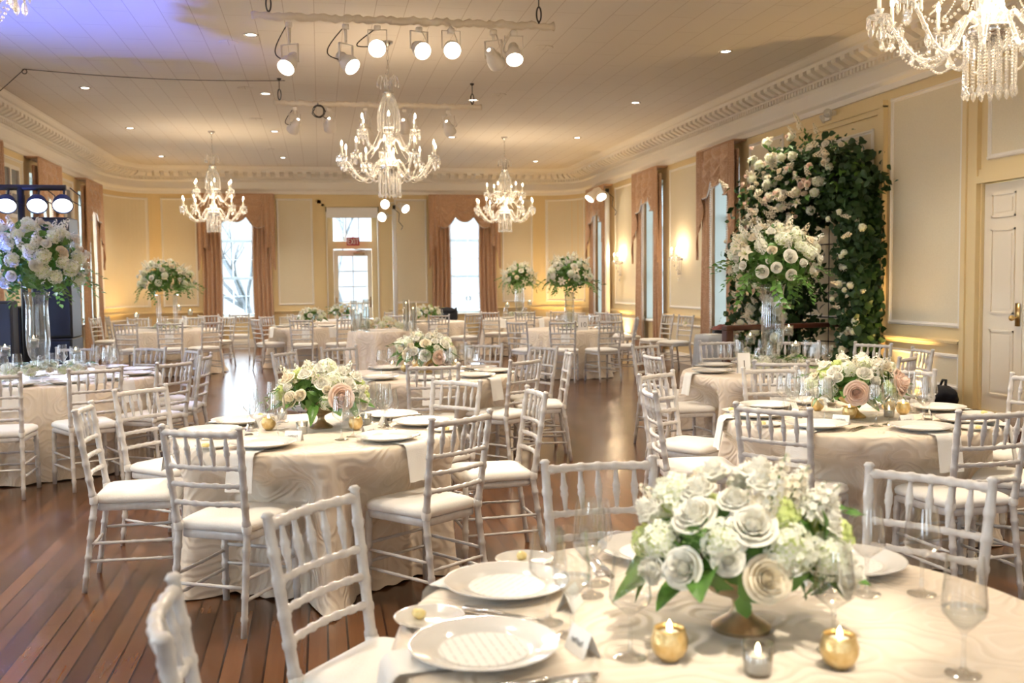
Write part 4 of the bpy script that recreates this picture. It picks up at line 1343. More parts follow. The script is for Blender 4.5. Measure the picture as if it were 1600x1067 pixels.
def compote_bouquet(tk, x, y, z, label, seed, w=.25, h=.16, blush=(), far=False, s=1.0, base='bronze'):
    rng = random.Random(seed)
    t = thing('flower_arrangement', label, 'flowers', T(x, y, z, 0, s), 'low white bouquets in gold compotes')
    v = once(('compote', base), lambda: compote(base))
    inst('compote_vase', v, t)['label'] = 'gold footed compote bowl'
    c = Vector((0, 0, .165))
    inst('foliage', once(('fol_low',), lambda: foliage_mesh(.21, .18, .11, 150, .085, 'leaf', 5, -.35)), t, Matrix.Translation(c))['kind'] = 'stuff'
    n = 22 if far else 40
    k = 0
    for p in dome_points(n, rng, -.10):
        pos = c + Vector((p.x * w, p.y * w * .85, p.z * h + .0)) * rng.uniform(.92, 1.04)
        nrm = Vector((p.x, p.y, p.z * 1.1 + .25))
        u = rng.random()
        if u < .64:
            m = 'cream' if rng.random() < .25 else 'petal'
            inst('rose', ROSES(m, k % 3), t, align(pos, nrm, rng.uniform(0, 6), rng.uniform(.042, .058)))
        elif u < .86:
            inst('hydrangea', HYD('hydra', k % 2), t, align(pos - nrm.normalized() * .015, nrm, rng.uniform(0, 6), rng.uniform(.042, .056)))
        else:
            inst('lime_blossom', HYD('lime', k % 2), t, align(pos - nrm.normalized() * .015, nrm, rng.uniform(0, 6), rng.uniform(.03, .042)))
        k += 1
    for (a, e, sz) in blush:
        d = Vector((math.cos(a) * math.cos(e), math.sin(a) * math.cos(e), math.sin(e)))
        pos = c + Vector((d.x * w * 1.04, d.y * w * .92, d.z * h * 1.05))
        inst('rose', ROSES('blush', 0), t, align(pos, d, 0, sz))['label'] = 'pale blush garden rose'
    for q in range(5 if far else 9):
        a = rng.uniform(0, 6.28); e = rng.uniform(.5, 1.2)
        d = Vector((math.cos(a) * math.cos(e), math.sin(a) * math.cos(e), math.sin(e)))
        inst('blossom_spike', SPK('petal' if q % 2 else 'cream', q % 2), t, align(c + Vector((d.x * w * .7, d.y * w * .7, d.z * h * .6)), d, 0, rng.uniform(.10, .15)))
    for q in range(12 if far else 20):
        a = 2 * PI * q / (12 if far else 20) + rng.uniform(-.2, .2)
        el = rng.uniform(-.5, .2)
        if abs((a - 1.5 * PI + PI) % (2 * PI) - PI) < .55 and tk == 1: continue
        d = Vector((math.cos(a), math.sin(a), el))
        inst('leaf', LEAF('leaf', q % 3), t, yaw_out(c + Vector((math.cos(a) * w * .68, math.sin(a) * w * .6, -.02 + .03 * (q % 2))), d, rng.uniform(.095, .15), rng.uniform(-.6, .6)))
    for q in range(4):
        a = rng.uniform(0, 6.28)
        inst('leaf_sprig', SPRIG('leaf', q), t, yaw_out(c + Vector((math.cos(a) * w * .6, math.sin(a) * w * .5, .05)), (math.cos(a), math.sin(a), rng.uniform(-.1, .6)), rng.uniform(.14, .2)))
    return t
def compote(base):
    mb = MB()
    mb.lathe([(0, .0), (.062, .0), (.064, .008), (.050, .018), (.028, .032), (.018, .05), (.020, .065), (.034, .074), (.070, .088), (.098, .115), (.108, .145), (.112, .165), (.106, .166), (.100, .145), (.06, .10), (0, .095)], 28)
    return sharpen(mb.mesh('compote_vase', MT['gold' if base == 'gold' else 'bronze']), 50)

def trumpet_vase():
    mb = MB()
    mb.lathe([(.0, .002), (.085, .002), (.088, .008), (.062, .03), (.040, .06), (.052, .075), (.064, .09), (.052, .105), (.040, .118), (.058, .15), (.085, .20), (.097, .28), (.098, .38), (.092, .52), (.088, .62), (.096, .70), (.108, .74), (.104, .74), (.084, .62), (.088, .50), (.093, .34), (.080, .20), (.0, .15)], 28, cap=False)
    return mb.mesh('glass_vase', MT['thickglass'])
def cylinder_vase():
    mb = MB(); mb.lathe([(0, .002), (.075, .002), (.076, .012), (.076, .60), (.071, .60), (.070, .015), (0, .012)], 28, cap=False)
    for k in range(3): mb.lathe([(.068, .08 + .09 * k), (.069, .1 + .09 * k), (.068, .115 + .09 * k)], 20, cap=False)
    return mb.mesh('glass_vase', MT['thickglass'])
def riser_legs():
    mb = MB()
    for sx in (-1, 1):
        for sy in (-1, 1): mb.tube([(sx * .15, sy * .15, 0), (sx * .15, sy * .15, .58)], .019, 8)
    return mb
def tall_arrangement(x, y, z, label, seed, vase, w=.42, h=.34, zc=.82, n=46, droop=.9, lean=0):
    rng = random.Random(seed)
    t = thing('tall_flower_arrangement', label, 'flowers', T(x, y, z), 'tall white flower arrangements')
    if vase == 'trumpet': inst('glass_vase', once('trumpet', trumpet_vase), t)
    elif vase == 'cylinder': inst('glass_vase', once('cylv', cylinder_vase), t)
    else:
        for sx in (-1, 1):
            for sy in (-1, 1):
                inst('acrylic_leg', once('acleg', lambda: MB().lathe([(.019, 0), (.019, .60)], 10).mesh('acrylic_leg', MT['acrylic'])), t, T(sx * .14, sy * .14, 0))
        inst('acrylic_top', once('actop', lambda: MB().cbox(-.17, .17, -.17, .17, .60, .615).mesh('acrylic_top', MT['acrylic'], False)), t)
    c = Vector((0, 0, zc))
    inst('foliage', once(('fol_tall', round(w, 2), round(h, 2)), lambda: foliage_mesh(w * 1.0, w * 1.0, h * 1.0, 620, .085, 'leaf', 8, -.75)), t, Matrix.Translation(c))['kind'] = 'stuff'
    k = 0
    for p in dome_points(n, rng, -.42):
        pos = c + Vector((p.x * w, p.y * w, p.z * h)) * rng.uniform(.9, 1.06)
        nrm = Vector((p.x, p.y, p.z + .15))
        u = rng.random()
        if u < .55: inst('rose', ROSES('cream' if rng.random() < .3 else 'petal', k % 3), t, align(pos, nrm, rng.uniform(0, 6), rng.uniform(.045, .062)))
        elif u < .86: inst('hydrangea', HYD('hydra', k % 2), t, align(pos - nrm.normalized() * .02, nrm, rng.uniform(0, 6), rng.uniform(.05, .07)))
        else: inst('lily', once('lily', lily_mesh), t, align(pos, nrm, rng.uniform(0, 6), .075))
        k += 1
    for q in range(20):
        a = rng.uniform(0, 6.28); e = rng.uniform(.15, 1.35)
        d = Vector((math.cos(a) * math.cos(e), math.sin(a) * math.cos(e), math.sin(e)))
        inst('blossom_spike', SPK('petal' if q % 3 else 'cream', q % 2), t, align(c + Vector((d.x * w * .78, d.y * w * .78, d.z * h * .72)), d + Vector((0, 0, .2)), 0, rng.uniform(.15, .22)))
    for q in range(22):
        a = 2 * PI * q / 22 + rng.uniform(-.15, .15)
        d = Vector((math.cos(a), math.sin(a), rng.uniform(-droop, .25)))
        inst('leaf_sprig', SPRIG('leaf', q % 4), t, yaw_out(c + Vector((math.cos(a) * w * .72, math.sin(a) * w * .72, -h * rng.uniform(.1, .55))), d, rng.uniform(.2, .32), rng.uniform(-.4, .4)))
    return t
def garland(x, y, z, R, label, seed, n=14, gray=True):
    "low ring of blooms and greenery around the foot of a tall vase"
    rng = random.Random(seed)
    t = thing('table_garland', label, 'flowers', T(x, y, z), 'low garlands around the tall vases')
    for k in range(n):
        a = 2 * PI * k / n + rng.uniform(-.15, .15); r = R * rng.uniform(.75, 1.1)
        pos = Vector((r * math.cos(a), r * math.sin(a), .075)); u = rng.random()
        if u < .6: inst('rose', ROSES('cream' if u < .25 else 'petal', k % 3), t, align(pos, (math.cos(a) * .5, math.sin(a) * .5, 1), 0, rng.uniform(.04, .055)))
        else: inst('hydrangea', HYD('hydra', k % 2), t, align(pos, (0, 0, 1), 0, rng.uniform(.05, .065)))
    for k in range(n):
        a = 2 * PI * (k + .5) / n + rng.uniform(-.2, .2)
        inst('leaf_sprig', SPRIG('grayleaf' if gray and k % 2 else 'leaf', k % 4), t, yaw_out(Vector((R * .75 * math.cos(a), R * .75 * math.sin(a), .08)), (math.cos(a + 1.2), math.sin(a + 1.2), .42), rng.uniform(.13, .19)))
    return t

# --- placing the low bouquets
def bq(tk, px, py, label, seed, **k):
    p = P(px, py, TABLE_Z)
    return compote_bouquet(tk, p.x, p.y, TABLE_Z, label, seed, **k)
bq(1, 1158, 982, 'large bright white bouquet in a bronze compote on the big front table', 21, w=.22, h=.17, s=1.05)
bq(2, 502, 668, 'white bouquet with one large blush rose in a gold compote', 2, blush=((-1.15, .12, .075),), w=.25, h=.17)
bq(3, 665, 582, 'white bouquet with green leaves on the table behind the blush rose table', 33, w=.25, h=.17, blush=((-1.2, -.1, .065),), base='gold')
bq(4, 1335, 652, 'white and peach bouquet with a feathery plume by the white door', 44, w=.25, h=.17, blush=((-2.0, .0, .07), (-.85, .25, .08)), base='gold')
bq(8, 488, 509.5, 'far white bouquet on the table before the swagged window', 58, far=True, base='gold')
bq(10, 534, 500, 'far white and yellow bouquet on the table before the exit door', 60, far=True, base='gold')
bq(11, 668, 502, 'far white bouquet on the table before the shovel window', 61, far=True, base='gold')

# --- tall ones
def tall(px, py, label, seed, vase, **k):
    p = P(px, py, TABLE_Z)
    return tall_arrangement(p.x, p.y, TABLE_Z, label, seed, vase, **k), p
VT = {}
_, VT[6] = tall(62, 589, 'tall white arrangement in a trumpet vase in front of the black speakers', 66, 'trumpet', w=.40, h=.36, zc=.98, n=78)
_, VT[5] = tall(1207, 578, 'tall cream arrangement in a trumpet vase in front of the flower arch', 55, 'trumpet', w=.37, h=.30, zc=.93, n=60)
_, VT[7] = tall(262, 515, 'tall white arrangement on four clear legs by the curved yellow wall', 77, 'legs', w=.45, h=.33, zc=.86)
_, VT[12] = tall(890, 513.5, 'tall white arrangement in a clear cylinder vase over table number ten', 12, 'cylinder', w=.36, h=.30, zc=.86)
_, VT[13] = tall(812, 496.5, 'tall white arrangement in a slim vase before the far yellow corner', 13, 'trumpet', w=.34, h=.27, zc=.86, n=40)
garland(VT[6].x + .12, VT[6].y - .05, TABLE_Z, .34, 'garland of cream blooms and eucalyptus on the table by the stage lamps', 6, 18)
garland(VT[5].x, VT[5].y, TABLE_Z, .22, 'garland of cream blooms around the trumpet vase before the arch', 5, 14, False)
garland(VT[13].x, VT[13].y, TABLE_Z, .20, 'garland of white blooms on the far yellow corner table', 9, 12)
def cluster(x, y, z, label, seed, s=1.0):
    rng = random.Random(seed)
    t = thing('flower_cluster', label, 'flowers', T(x, y, z + .012, 0, s), 'loose white flower mounds')
    for k, p in enumerate(dome_points(22, rng, 0.0)):
        pos = Vector((p.x * .30, p.y * .16, .06 + p.z * .11))
        if k % 3: inst('rose', ROSES('petal' if k % 2 else 'cream', k % 3), t, align(pos, (p.x, p.y, p.z + .3), k, .05))
        else: inst('hydrangea', HYD('hydra', k % 2), t, align(pos, (p.x, p.y, p.z + .3), k, .06))
    for k in range(16):
        a = 2 * PI * k / 16
        inst('leaf', LEAF('leaf', k % 3), t, yaw_out(Vector((.26 * math.cos(a), .13 * math.sin(a), .05)), (math.cos(a), math.sin(a), .35), .10, 0))
    return t
p9 = P(598, 517, TABLE_Z)
cluster(p9.x, p9.y + .12, TABLE_Z, 'wide mound of cream roses on the sweetheart table between candle cylinders', 91)
cluster(VT[7].x, VT[7].y - .27, TABLE_Z, 'low mound of white blooms in front of the clear-legged stand', 92, .62)
cluster(VT[12].x, VT[12].y - .215, TABLE_Z, 'low mound of white blooms in front of the cylinder vase on table ten', 94, .54)

# ---------------------------------------------------------------- flower arch by the wall
def arch():
    rng = random.Random(99)
    A = PY(1208, 500, 11.9); B = PY(1350, 500, 10.72); A.z = B.z = 0
    ax = (B - A); W = ax.length; ax.normalize()
    nn = Vector((-ax.y, ax.x, 0)); nn = nn if nn.y < 0 else -nn         # towards the camera
    mid = (A + B) / 2
    t = thing('flower_arch', 'tall black wire arch smothered in ivy and cream roses beside the wall', 'arch', Matrix.Translation(mid))
    HT = 2.84; R = W / 2; SP = HT - R
    def curve(s, off, grow=0.0):
        "s 0..1 from the foot by the window, over the top, to the foot by the wall"
        L = 2 * SP + PI * R; d = s * L
        if d < SP: q = Vector((-R - grow, 0, d)); o = Vector((-1, 0, 0))
        elif d < SP + PI * R:
            a = PI - (d - SP) / R; o = Vector((math.cos(a), 0, math.sin(a))); q = Vector((0, 0, SP)) + o * (R + grow)
        else: q = Vector((R + grow, 0, SP - (d - SP - PI * R))); o = Vector((1, 0, 0))
        w = ax * q.x + nn * off + Vector((0, 0, q.z))
        return w, (ax * o.x + Vector((0, 0, o.z)))
    for off in (-.24, .24):
        mb = MB(); mb.tube([curve(k / 40, off)[0] for k in range(41)], .014, 6)
        inst('hoop', mb.mesh('hoop', MT['blackmetal']), t)
    mb = MB()
    for k in range(23):
        s = k / 22; mb.tube([curve(s, -.24)[0], curve(s, .24)[0]], .006, 5)
    for off in (-.08, .08): mb.tube([curve(k / 40, off)[0] for k in range(41)], .006, 5)
    inst('wire_mesh', mb.mesh('wire_mesh', MT['blackmetal']), t)
    mb = MB()
    for z in (.45, .75, 1.05, 1.35, 1.65, 1.95): mb.tube([-ax * R * .98 - nn * .24 + Vector((0, 0, z)), ax * R * .98 - nn * .24 + Vector((0, 0, z))], .008, 5)
    for q in (-.4, 0, .4): mb.tube([ax * R * q - nn * .24 + Vector((0, 0, .1)), ax * R * q - nn * .24 + Vector((0, 0, SP + .45))], .006, 5)
    inst('trellis', mb.mesh('trellis', MT['blackmetal']), t)
    # ivy: leaves thick along the whole arch, heavier by the window side
    loc = lambda w: Vector((min(w.x, 6.44 - mid.x), w.y, w.z))
    mb = MB()
    for k in range(12000):
        s = rng.random()
        thick = .62 if s < .40 else (.36 if s < .62 else .20)
        g = max(-.52 if s < .62 else -.2, min(.46 if s < .62 else .14, rng.gauss(-.03, .5) * thick))
        w, o = curve(s, rng.uniform(-.34, .36), g)
        nrm = o * rng.uniform(-.3, 1) + nn * rng.uniform(.0, 1.2) + Vector((rng.uniform(-.7, .7), rng.uniform(-.7, .7), rng.uniform(-.3, .7)))
        leaf_into(mb, align(loc(w), nrm, rng.uniform(0, 6.3), rng.uniform(.06, .12)), .25, .8, 2, 3)
    mb.v = [(min(x, 6.465 - mid.x), y, max(z, .01)) for x, y, z in mb.v]
    f = inst('foliage', mb.mesh('foliage', MT['darkleaf']), t); f['kind'] = 'stuff'
    mb = MB()
    for k in range(1000):
        s = rng.random() ** 1.2 * .60
        w, o = curve(s, rng.uniform(-.1, .42), rng.gauss(0, .20))
        leaf_into(mb, align(loc(w), o + nn * rng.uniform(.2, 1.5) + Vector((0, 0, .3)), rng.uniform(0, 6.3), rng.uniform(.06, .11)), .3, .5, 2, 3)
    mb.v = [(min(x, 6.465 - mid.x), y, max(z, .01)) for x, y, z in mb.v]
    f = inst('light_foliage', mb.mesh('light_foliage', MT['leaf']), t); f['kind'] = 'stuff'
    n_of = {}
    def bloom(nm, me, M):
        n_of[nm] = n_of.get(nm, 0) + 1
        if n_of[nm] <= 98 and M.translation.x < 6.36 - mid.x: inst(nm, me, t, M)
    for q in range(270):
        s = rng.random() ** .8 * .56
        if s < .16 and rng.random() < .35: continue
        w, o = curve(s, rng.uniform(.26, .46), rng.gauss(-.02, .25))
        nrm = nn * 1.0 + o * rng.uniform(-.2, .7) + Vector((rng.uniform(-.3, .3), rng.uniform(-.3, .3), rng.uniform(0, .5)))
        u = rng.random()
        if u < .42: bloom('rose', ROSES(('cream', 'petal', 'cream', 'blush')[q % 4 if q % 8 else 3], q % 3), align(w + nn * .04, nrm, rng.uniform(0, 6), rng.uniform(.036, .052)))
        elif u < .64: bloom('hydrangea', HYD('hydra', q % 2), align(w, nrm, rng.uniform(0, 6), rng.uniform(.045, .068)))
        elif u < .72: bloom('lily', once('lily', lily_mesh), align(w + nn * .05, nrm, rng.uniform(0, 6), .075))
        else: bloom('blossom_spike', SPK('cream', q % 2), align(w, nn + o * rng.uniform(-.5, .8) + Vector((0, 0, rng.uniform(-.3, .9))), 0, rng.uniform(.14, .22)))
    for q in range(60):
        s = rng.uniform(.64, 1.0)
        w, o = curve(s, rng.uniform(.2, .40), rng.gauss(-.06, .10))
        bloom('hydrangea' if q % 3 else 'blossom_spike', HYD('hydra', q % 2) if q % 3 else SPK('cream', q % 2), align(w, nn + o * rng.uniform(-.6, .3) + Vector((0, 0, rng.uniform(-.6, .5))), 0, rng.uniform(.028, .045) * (1 if q % 3 else 4)))
    for q in range(22):
        w, o = curve(rng.uniform(.0, .5), rng.uniform(0, .35), .20)
        bloom('leaf_sprig', SPRIG('leaf', q % 4), yaw_out(w, o + Vector((0, 0, rng.uniform(-.3, .8))), rng.uniform(.16, .28), rng.uniform(-1, 1)))
    w, o = curve(.47, .2, .05)
    inst('leaf_sprig', SPRIG('leaf', 1), t, yaw_out(w, Vector((-.7, 0, .75)), .42, .3))
    return t
arch()
# ================================================================ candles
def m_votive_glass(mat):
    mb = MB(); mb.lathe([(0, 0), (.018, 0), (.020, .004), (.030, .012), (.038, .030), (.039, .045), (.034, .062), (.033, .070), (.030, .070), (.031, .060), (.035, .044), (.034, .030), (.027, .014), (0, .010)], 24, cap=False)
    return mb.mesh('votive_cup', MT[mat])
def m_cup():
    mb = MB(); mb.lathe([(0, 0), (.026, 0), (.028, .004), (.031, .065), (.029, .065), (.026, .006), (0, .005)], 20, cap=False); return mb.mesh('votive_cup', MT['glass'])
def m_tea():
    mb = MB(); mb.lathe([(0, 0), (.022, 0), (.0225, .030), (.020, .033), (.006, .031), (0, .031)], 18); return mb.mesh('tea_candle', MT['wax'])
def m_flame():
    mb = MB(); mb.lathe([(0, 0), (.0045, .004), (.0055, .009), (.004, .016), (0, .026)], 10, cap=False); return mb.mesh('flame', MT['flame'])
def votive(p, label, gold=True):
    t = thing('votive_candle', label, 'candle', Matrix.Translation(p), 'gold votive candles' if gold else 'clear votive candles')
    inst('votive_cup', once('vg', lambda: m_votive_glass('gold')) if gold else once('vc', m_cup), t)
    c = inst('tea_candle', once('tea', m_tea), t, T(0, 0, .028 if gold else .007))
    inst('flame', once('flame', m_flame), c, T(0, 0, .033))
def vt(px, py, label, gold=True):
    votive(nearest_free(P(px, py, TABLE_Z), .041) + Vector((0, 0, .001)), label, gold)
vt(1029, 1032, 'gold mercury-glass votive at the left foot of the big front bouquet')
vt(1311, 1040, 'gold mercury-glass votive with a spoon of light, right of the big front bouquet')
vt(1184, 1054, 'small clear votive with white candle between the two front gold votives', False)
vt(420, 672, 'gold votive left of the blush rose bouquet beside a clear votive')
vt(556, 672, 'gold votive under the leaves right of the blush rose bouquet')
vt(472, 678, 'clear votive candle in front of the blush rose compote', False)
vt(582, 662, 'clear votive candle right of the blush rose bouquet by the table number', False)
vt(441, 655, 'clear votive candle behind the gold votive on the blush rose table', False)
vt(633, 581, 'round gold votive left of the bouquet on the second middle table')
vt(650, 575, 'second round gold votive tucked under the second middle bouquet')
vt(712, 577, 'gold votive right of the second middle bouquet')
vt(610, 575, 'clear votive at the far side of the second middle table', False)
vt(1327, 655, 'gold votive directly in front of the peach bouquet by the door')
vt(1411, 648, 'gold votive right of the peach bouquet, under a wine glass')
vt(1275, 642, 'gold votive left of the peach bouquet under drooping greenery')
vt(1389, 652, 'clear votive right of the peach bouquet by the door', False)
vt(1380, 640, 'small gold votive behind the peach bouquet by the door')

def m_float(h):
    "slender glass cylinder on a stem, part filled with water"
    mb = MB(); mb.lathe([(0, .002), (.045, .002), (.046, .006), (.012, .014), (.008, .03), (.008, h - .10), (.012, h - .095), (.040, h - .09), (.041, h), (.039, h), (.038, h - .086), (0, h - .085)], 22, cap=False)
    return mb.mesh('candle_stand', MT['thickglass'])
def m_pool():
    mb = MB(); mb.lathe([(0, 0), (.037, 0), (.037, .045), (0, .0455)], 20); return mb.mesh('water', MT['water'])
def m_floater():
    mb = MB(); mb.lathe([(0, -.006), (.026, -.004), (.034, .008), (.034, .014), (.026, .018), (.006, .016), (0, .016)], 18); return mb.mesh('floating_candle', MT['wax'])
def floating(px, py, h, label):
    t = thing('floating_candle_stand', label, 'candle', Matrix.Translation(nearest_free(P(px, py, TABLE_Z), .048)), 'floating candles on glass stems')
    inst('glass_stand', once(('fl', h), lambda: m_float(h)), t)
    inst('water', once('pool', m_pool), t, T(0, 0, h - .083))
    c = inst('candle', once('floater', m_floater), t, T(0, 0, h - .030))
    inst('flame', once('flame', m_flame), c, T(0, 0, .017))
floating(1152, 572, .30, 'floating candle on a glass stem left of the trumpet vase before the arch')
floating(1232, 570, .36, 'tallest floating candle right of the trumpet vase before the arch')
floating(1243, 583, .26, 'lower floating candle in front of the tallest one, before the arch')
floating(10, 596, .30, 'floating candle at the frame edge on the stage-lamp table')
floating(55, 592, .36, 'floating candle on tall stem before the trumpet vase by the speakers')
floating(120, 592, .26, 'floating candle beside eucalyptus on the stage-lamp table')
floating(298, 514, .34, 'floating candle right of the clear-legged stand by the curved wall')
floating(282, 512, .40, 'taller floating candle close to the clear-legged stand')
floating(214, 514, .28, 'floating candle left of the clear-legged stand')
floating(793, 500, .34, 'floating candle left of the slim vase in the far yellow corner')
floating(828, 499, .38, 'floating candle right of the slim vase in the far yellow corner')

def cylinder_candle(px, py, h, hc, label):
    t = thing('hurricane_candle', label, 'candle', Matrix.Translation(P(px, py, TABLE_Z)), 'tapers in glass cylinders')
    mb = MB(); mb.lathe([(0, .002), (.052, .002), (.053, .008), (.053, h), (.050, h), (.049, .010), (0, .008)], 20, cap=False)
    inst('glass_cylinder', mb.mesh('glass_cylinder', MT['thickglass']), t)
    mb = MB(); mb.lathe([(.0, .01), (.016, .01), (.016, .03), (.0105, .035), (.0105, hc), (.004, hc + .006), (0, hc + .006)], 12); c = inst('taper', mb.mesh('taper', MT['wax']), t)
    inst('flame', once('flame', m_flame), c, T(0, 0, hc + .006))
cylinder_candle(635, 517, .50, .44, 'tall glass cylinder with a taper right of the sweetheart flowers, first of pair')
cylinder_candle(646, 518, .46, .36, 'glass cylinder with a shorter taper at the end of the sweetheart table')
cylinder_candle(553, 518, .50, .36, 'glass cylinder candle at the aisle end of the sweetheart table')
cylinder_candle(563, 516, .46, .30, 'glass cylinder candle beside the sweetheart flowers, before the exit door')
cylinder_candle(573, 518, .52, .40, 'tallest glass cylinder candle left of the sweetheart flowers')

# table numbers
def number_card(px, py, w, h, digits, label, lean=.12, rz=0.0):
    p = nearest_free(P(px, py, TABLE_Z), .065)
    mb = MB()
    q = math.sin(lean) * h
    mb.add([(-w / 2, -q, 0), (w / 2, -q, 0), (w / 2, 0, h), (-w / 2, 0, h), (w / 2, q, 0), (-w / 2, q, 0)], [(0, 1, 2, 3), (3, 2, 4, 5)])
    mb.add([(-w / 2, -q + .001, 0), (w / 2, -q + .001, 0), (w / 2, 0, h - .002), (-w / 2, 0, h - .002), (w / 2, q - .001, 0), (-w / 2, q - .001, 0)], [(3, 2, 1, 0), (5, 4, 2, 3)])
    t = inst('table_number', mb.mesh('table_number', MT['card'], False), None, Matrix.Translation((p.x, p.y, TABLE_Z + .001)) @ Matrix.Rotation(rz, 4, 'Z'))
    tag(t, label, 'card', 'tent cards with table numbers')
    if digits:
        cu = bpy.data.curves.new('number', 'FONT'); cu.body = digits; cu.size = h * .55; cu.align_x = 'CENTER'; cu.extrude = .0004
        cu.materials.append(MT['screen'])
        tmp = bpy.data.objects.new('numeral_curve', cu); COL.objects.link(tmp)
        bpy.context.view_layer.update()
        me = bpy.data.meshes.new_from_object(tmp.evaluated_get(bpy.context.evaluated_depsgraph_get()))
        bpy.data.objects.remove(tmp); bpy.data.curves.remove(cu)
        a = math.atan2(h, q)
        inst('numeral', me, t, Matrix.Translation((0, -q * .74 - .0012, h * .26)) @ Matrix.Rotation(a, 4, 'X'))
number_card(911, 516, .15, .20, '10', 'white tent card with the number ten on a far golden-beige table')
number_card(1162, 583, .105, .17, '1', 'white tent card with a thin numeral on the table before the arch', .16, -.12)
number_card(576, 655, .10, .17, '', 'cream table card partly behind the leaves of the blush rose bouquet')
number_card(134, 597, .085, .14, '', 'white tent card among candles on the stage-lamp table', .2, .5)
number_card(286, 511, .13, .15, '', 'cream table card behind the lilac chair at the curved-wall table')

# ================================================================ chandeliers
def chandelier_parts():
    out = {}
    C = MT['crystal']
    def arm(L, drop, rise):
        mb = MB(); pts = []
        for k in range(15):
            u = k / 14
            r = .05 + (L - .05) * u
            z = .06 * math.sin(PI * min(1, u * 2.6)) - drop * math.sin(PI * min(1, max(0, u - .12) / .8)) ** 1.2 + rise * max(0, u - .55) ** 1.5 / .45 ** 1.5
            pts.append((r, 0, z))
        mb.tube(pts, [.0125 - .003 * k / 14 for k in range(15)], 8)
        for k in range(1, 14, 2): mb.ball(pts[k], .0165, 6, 4)
        return mb.mesh('arm', C), pts[-1]
    out['arm_low'], out['tip_low'] = arm(.55, .17, .06)
    out['arm_high'], out['tip_high'] = arm(.345, .06, .12)
    mb = MB(); mb.lathe([(.010, .0), (.030, .004), (.058, .016), (.066, .010), (.060, .020), (.030, .012), (.014, .014), (.014, .03), (.024, .045), (.026, .055), (.014, .05), (.010, .04)], 14, cap=False)
    for k in range(10):
        a = 2 * PI * k / 10; x, y = .060 * math.cos(a), .060 * math.sin(a)
        mb.lathe([(0, -.06), (.0065, -.046), (.004, -.014), (.0055, -.006), (0, .004)], 5, T(x, y, .006), cap=False)
    out['bobeche'] = sharpen(mb.mesh('bobeche', C), 30)
    mb = MB(); mb.lathe([(.0105, .03), (.0105, .135), (.006, .14)], 10); out['candle'] = mb.mesh('candle_sleeve', MT['sleeve'])
    mb = MB(); mb.lathe([(.004, .138), (.0115, .152), (.0125, .165), (.008, .185), (0, .205)], 10, cap=False); out['bulb'] = mb.mesh('bulb', MT['bulb'])
    def bead_line(p, q, n, r, sag=0.0, out_=0.0):
        mb = MB(); p, q = Vector(p), Vector(q)
        for k in range(n):
            u = (k + .5) / n; c = p + (q - p) * u
            c.z -= sag * math.sin(PI * u); c.x += out_ * math.sin(PI * u)
            mb.ball(c, r, 6, 4)
        return mb
    out['bell'] = sharpen(bead_line((.045, 0, .84), (.128, 0, .42), 26, .0085, 0, .035).mesh('bead_strand', C), 30)
    out['veil'] = sharpen(bead_line((.11, 0, .42), (.30, 0, .12), 20, .0065, .05).mesh('bead_strand', C), 30)
    mb = bead_line((.0, 0, .0), (.0, 0, -.27), 16, .0085); mb.lathe([(0, -.335), (.013, -.315), (.009, -.285), (0, -.27)], 6, cap=False)
    out['curtain'] = sharpen(mb.mesh('bead_strand', C), 30)
    tl = out['tip_low']; ca, sa = math.cos(PI / 5), math.sin(PI / 5)
    out['tipswag'] = sharpen(bead_line((tl[0], 0, tl[2]), (tl[0] * ca, tl[0] * sa, tl[2]), 18, .0075, .13).mesh('bead_swag', C), 30)
    out['swag'] = sharpen(bead_line((.16, 0, -.02), (.50, .0, .0), 22, .0075, .15).mesh('bead_swag', C), 30)
    mb = MB(); mb.ball((0, 0, -.012), .006, 6, 4); mb.lathe([(0, -.085), (.012, -.07), (.016, -.052), (.009, -.026), (0, -.018)], 6, cap=False)
    out['pendant'] = sharpen(mb.mesh('pendant', C), 30)
    # crown of scrolls on the top ring
    mb = MB(); pts = []
    for k in range(16):
        u = k / 15; a = u * 4.4
        pts.append((.035 + .05 * u + .045 * (1 - math.cos(a * .7)) * .5 , 0, .86 + .20 * math.sin(min(a, 4.4) * .62) * (1 - .18 * u)))
    mb.tube(pts, [.008] * 15 + [.005], 6); out['scroll'] = mb.mesh('scroll', C)
    mb = MB()
    mb.lathe([(.02, .80), (.062, .835), (.066, .85), (.055, .862), (.02, .86)], 18)
    mb.lathe([(.045, .395), (.050, .40), (.05, .41), (.04, .415)], 14)
    out['rings'] = mb.mesh('metal_ring', MT['chrome'])
    mb = MB(); mb.lathe([(.10, -.045), (.112, -.03), (.118, .0), (.10, .02), (.03, .03), (.03, -.02)], 22); out['collar'] = mb.mesh('collar', MT['chrome'])
    mb = MB(); mb.lathe([(.012, -.06), (.03, .0), (.055, .05), (.07, .11), (.045, .16), (.022, .20), (.03, .25), (.045, .29), (.03, .34), (.016, .40), (.014, .86)], 14); out['stem'] = mb.mesh('stem', MT['crystal'])
    return out
CP = chandelier_parts()
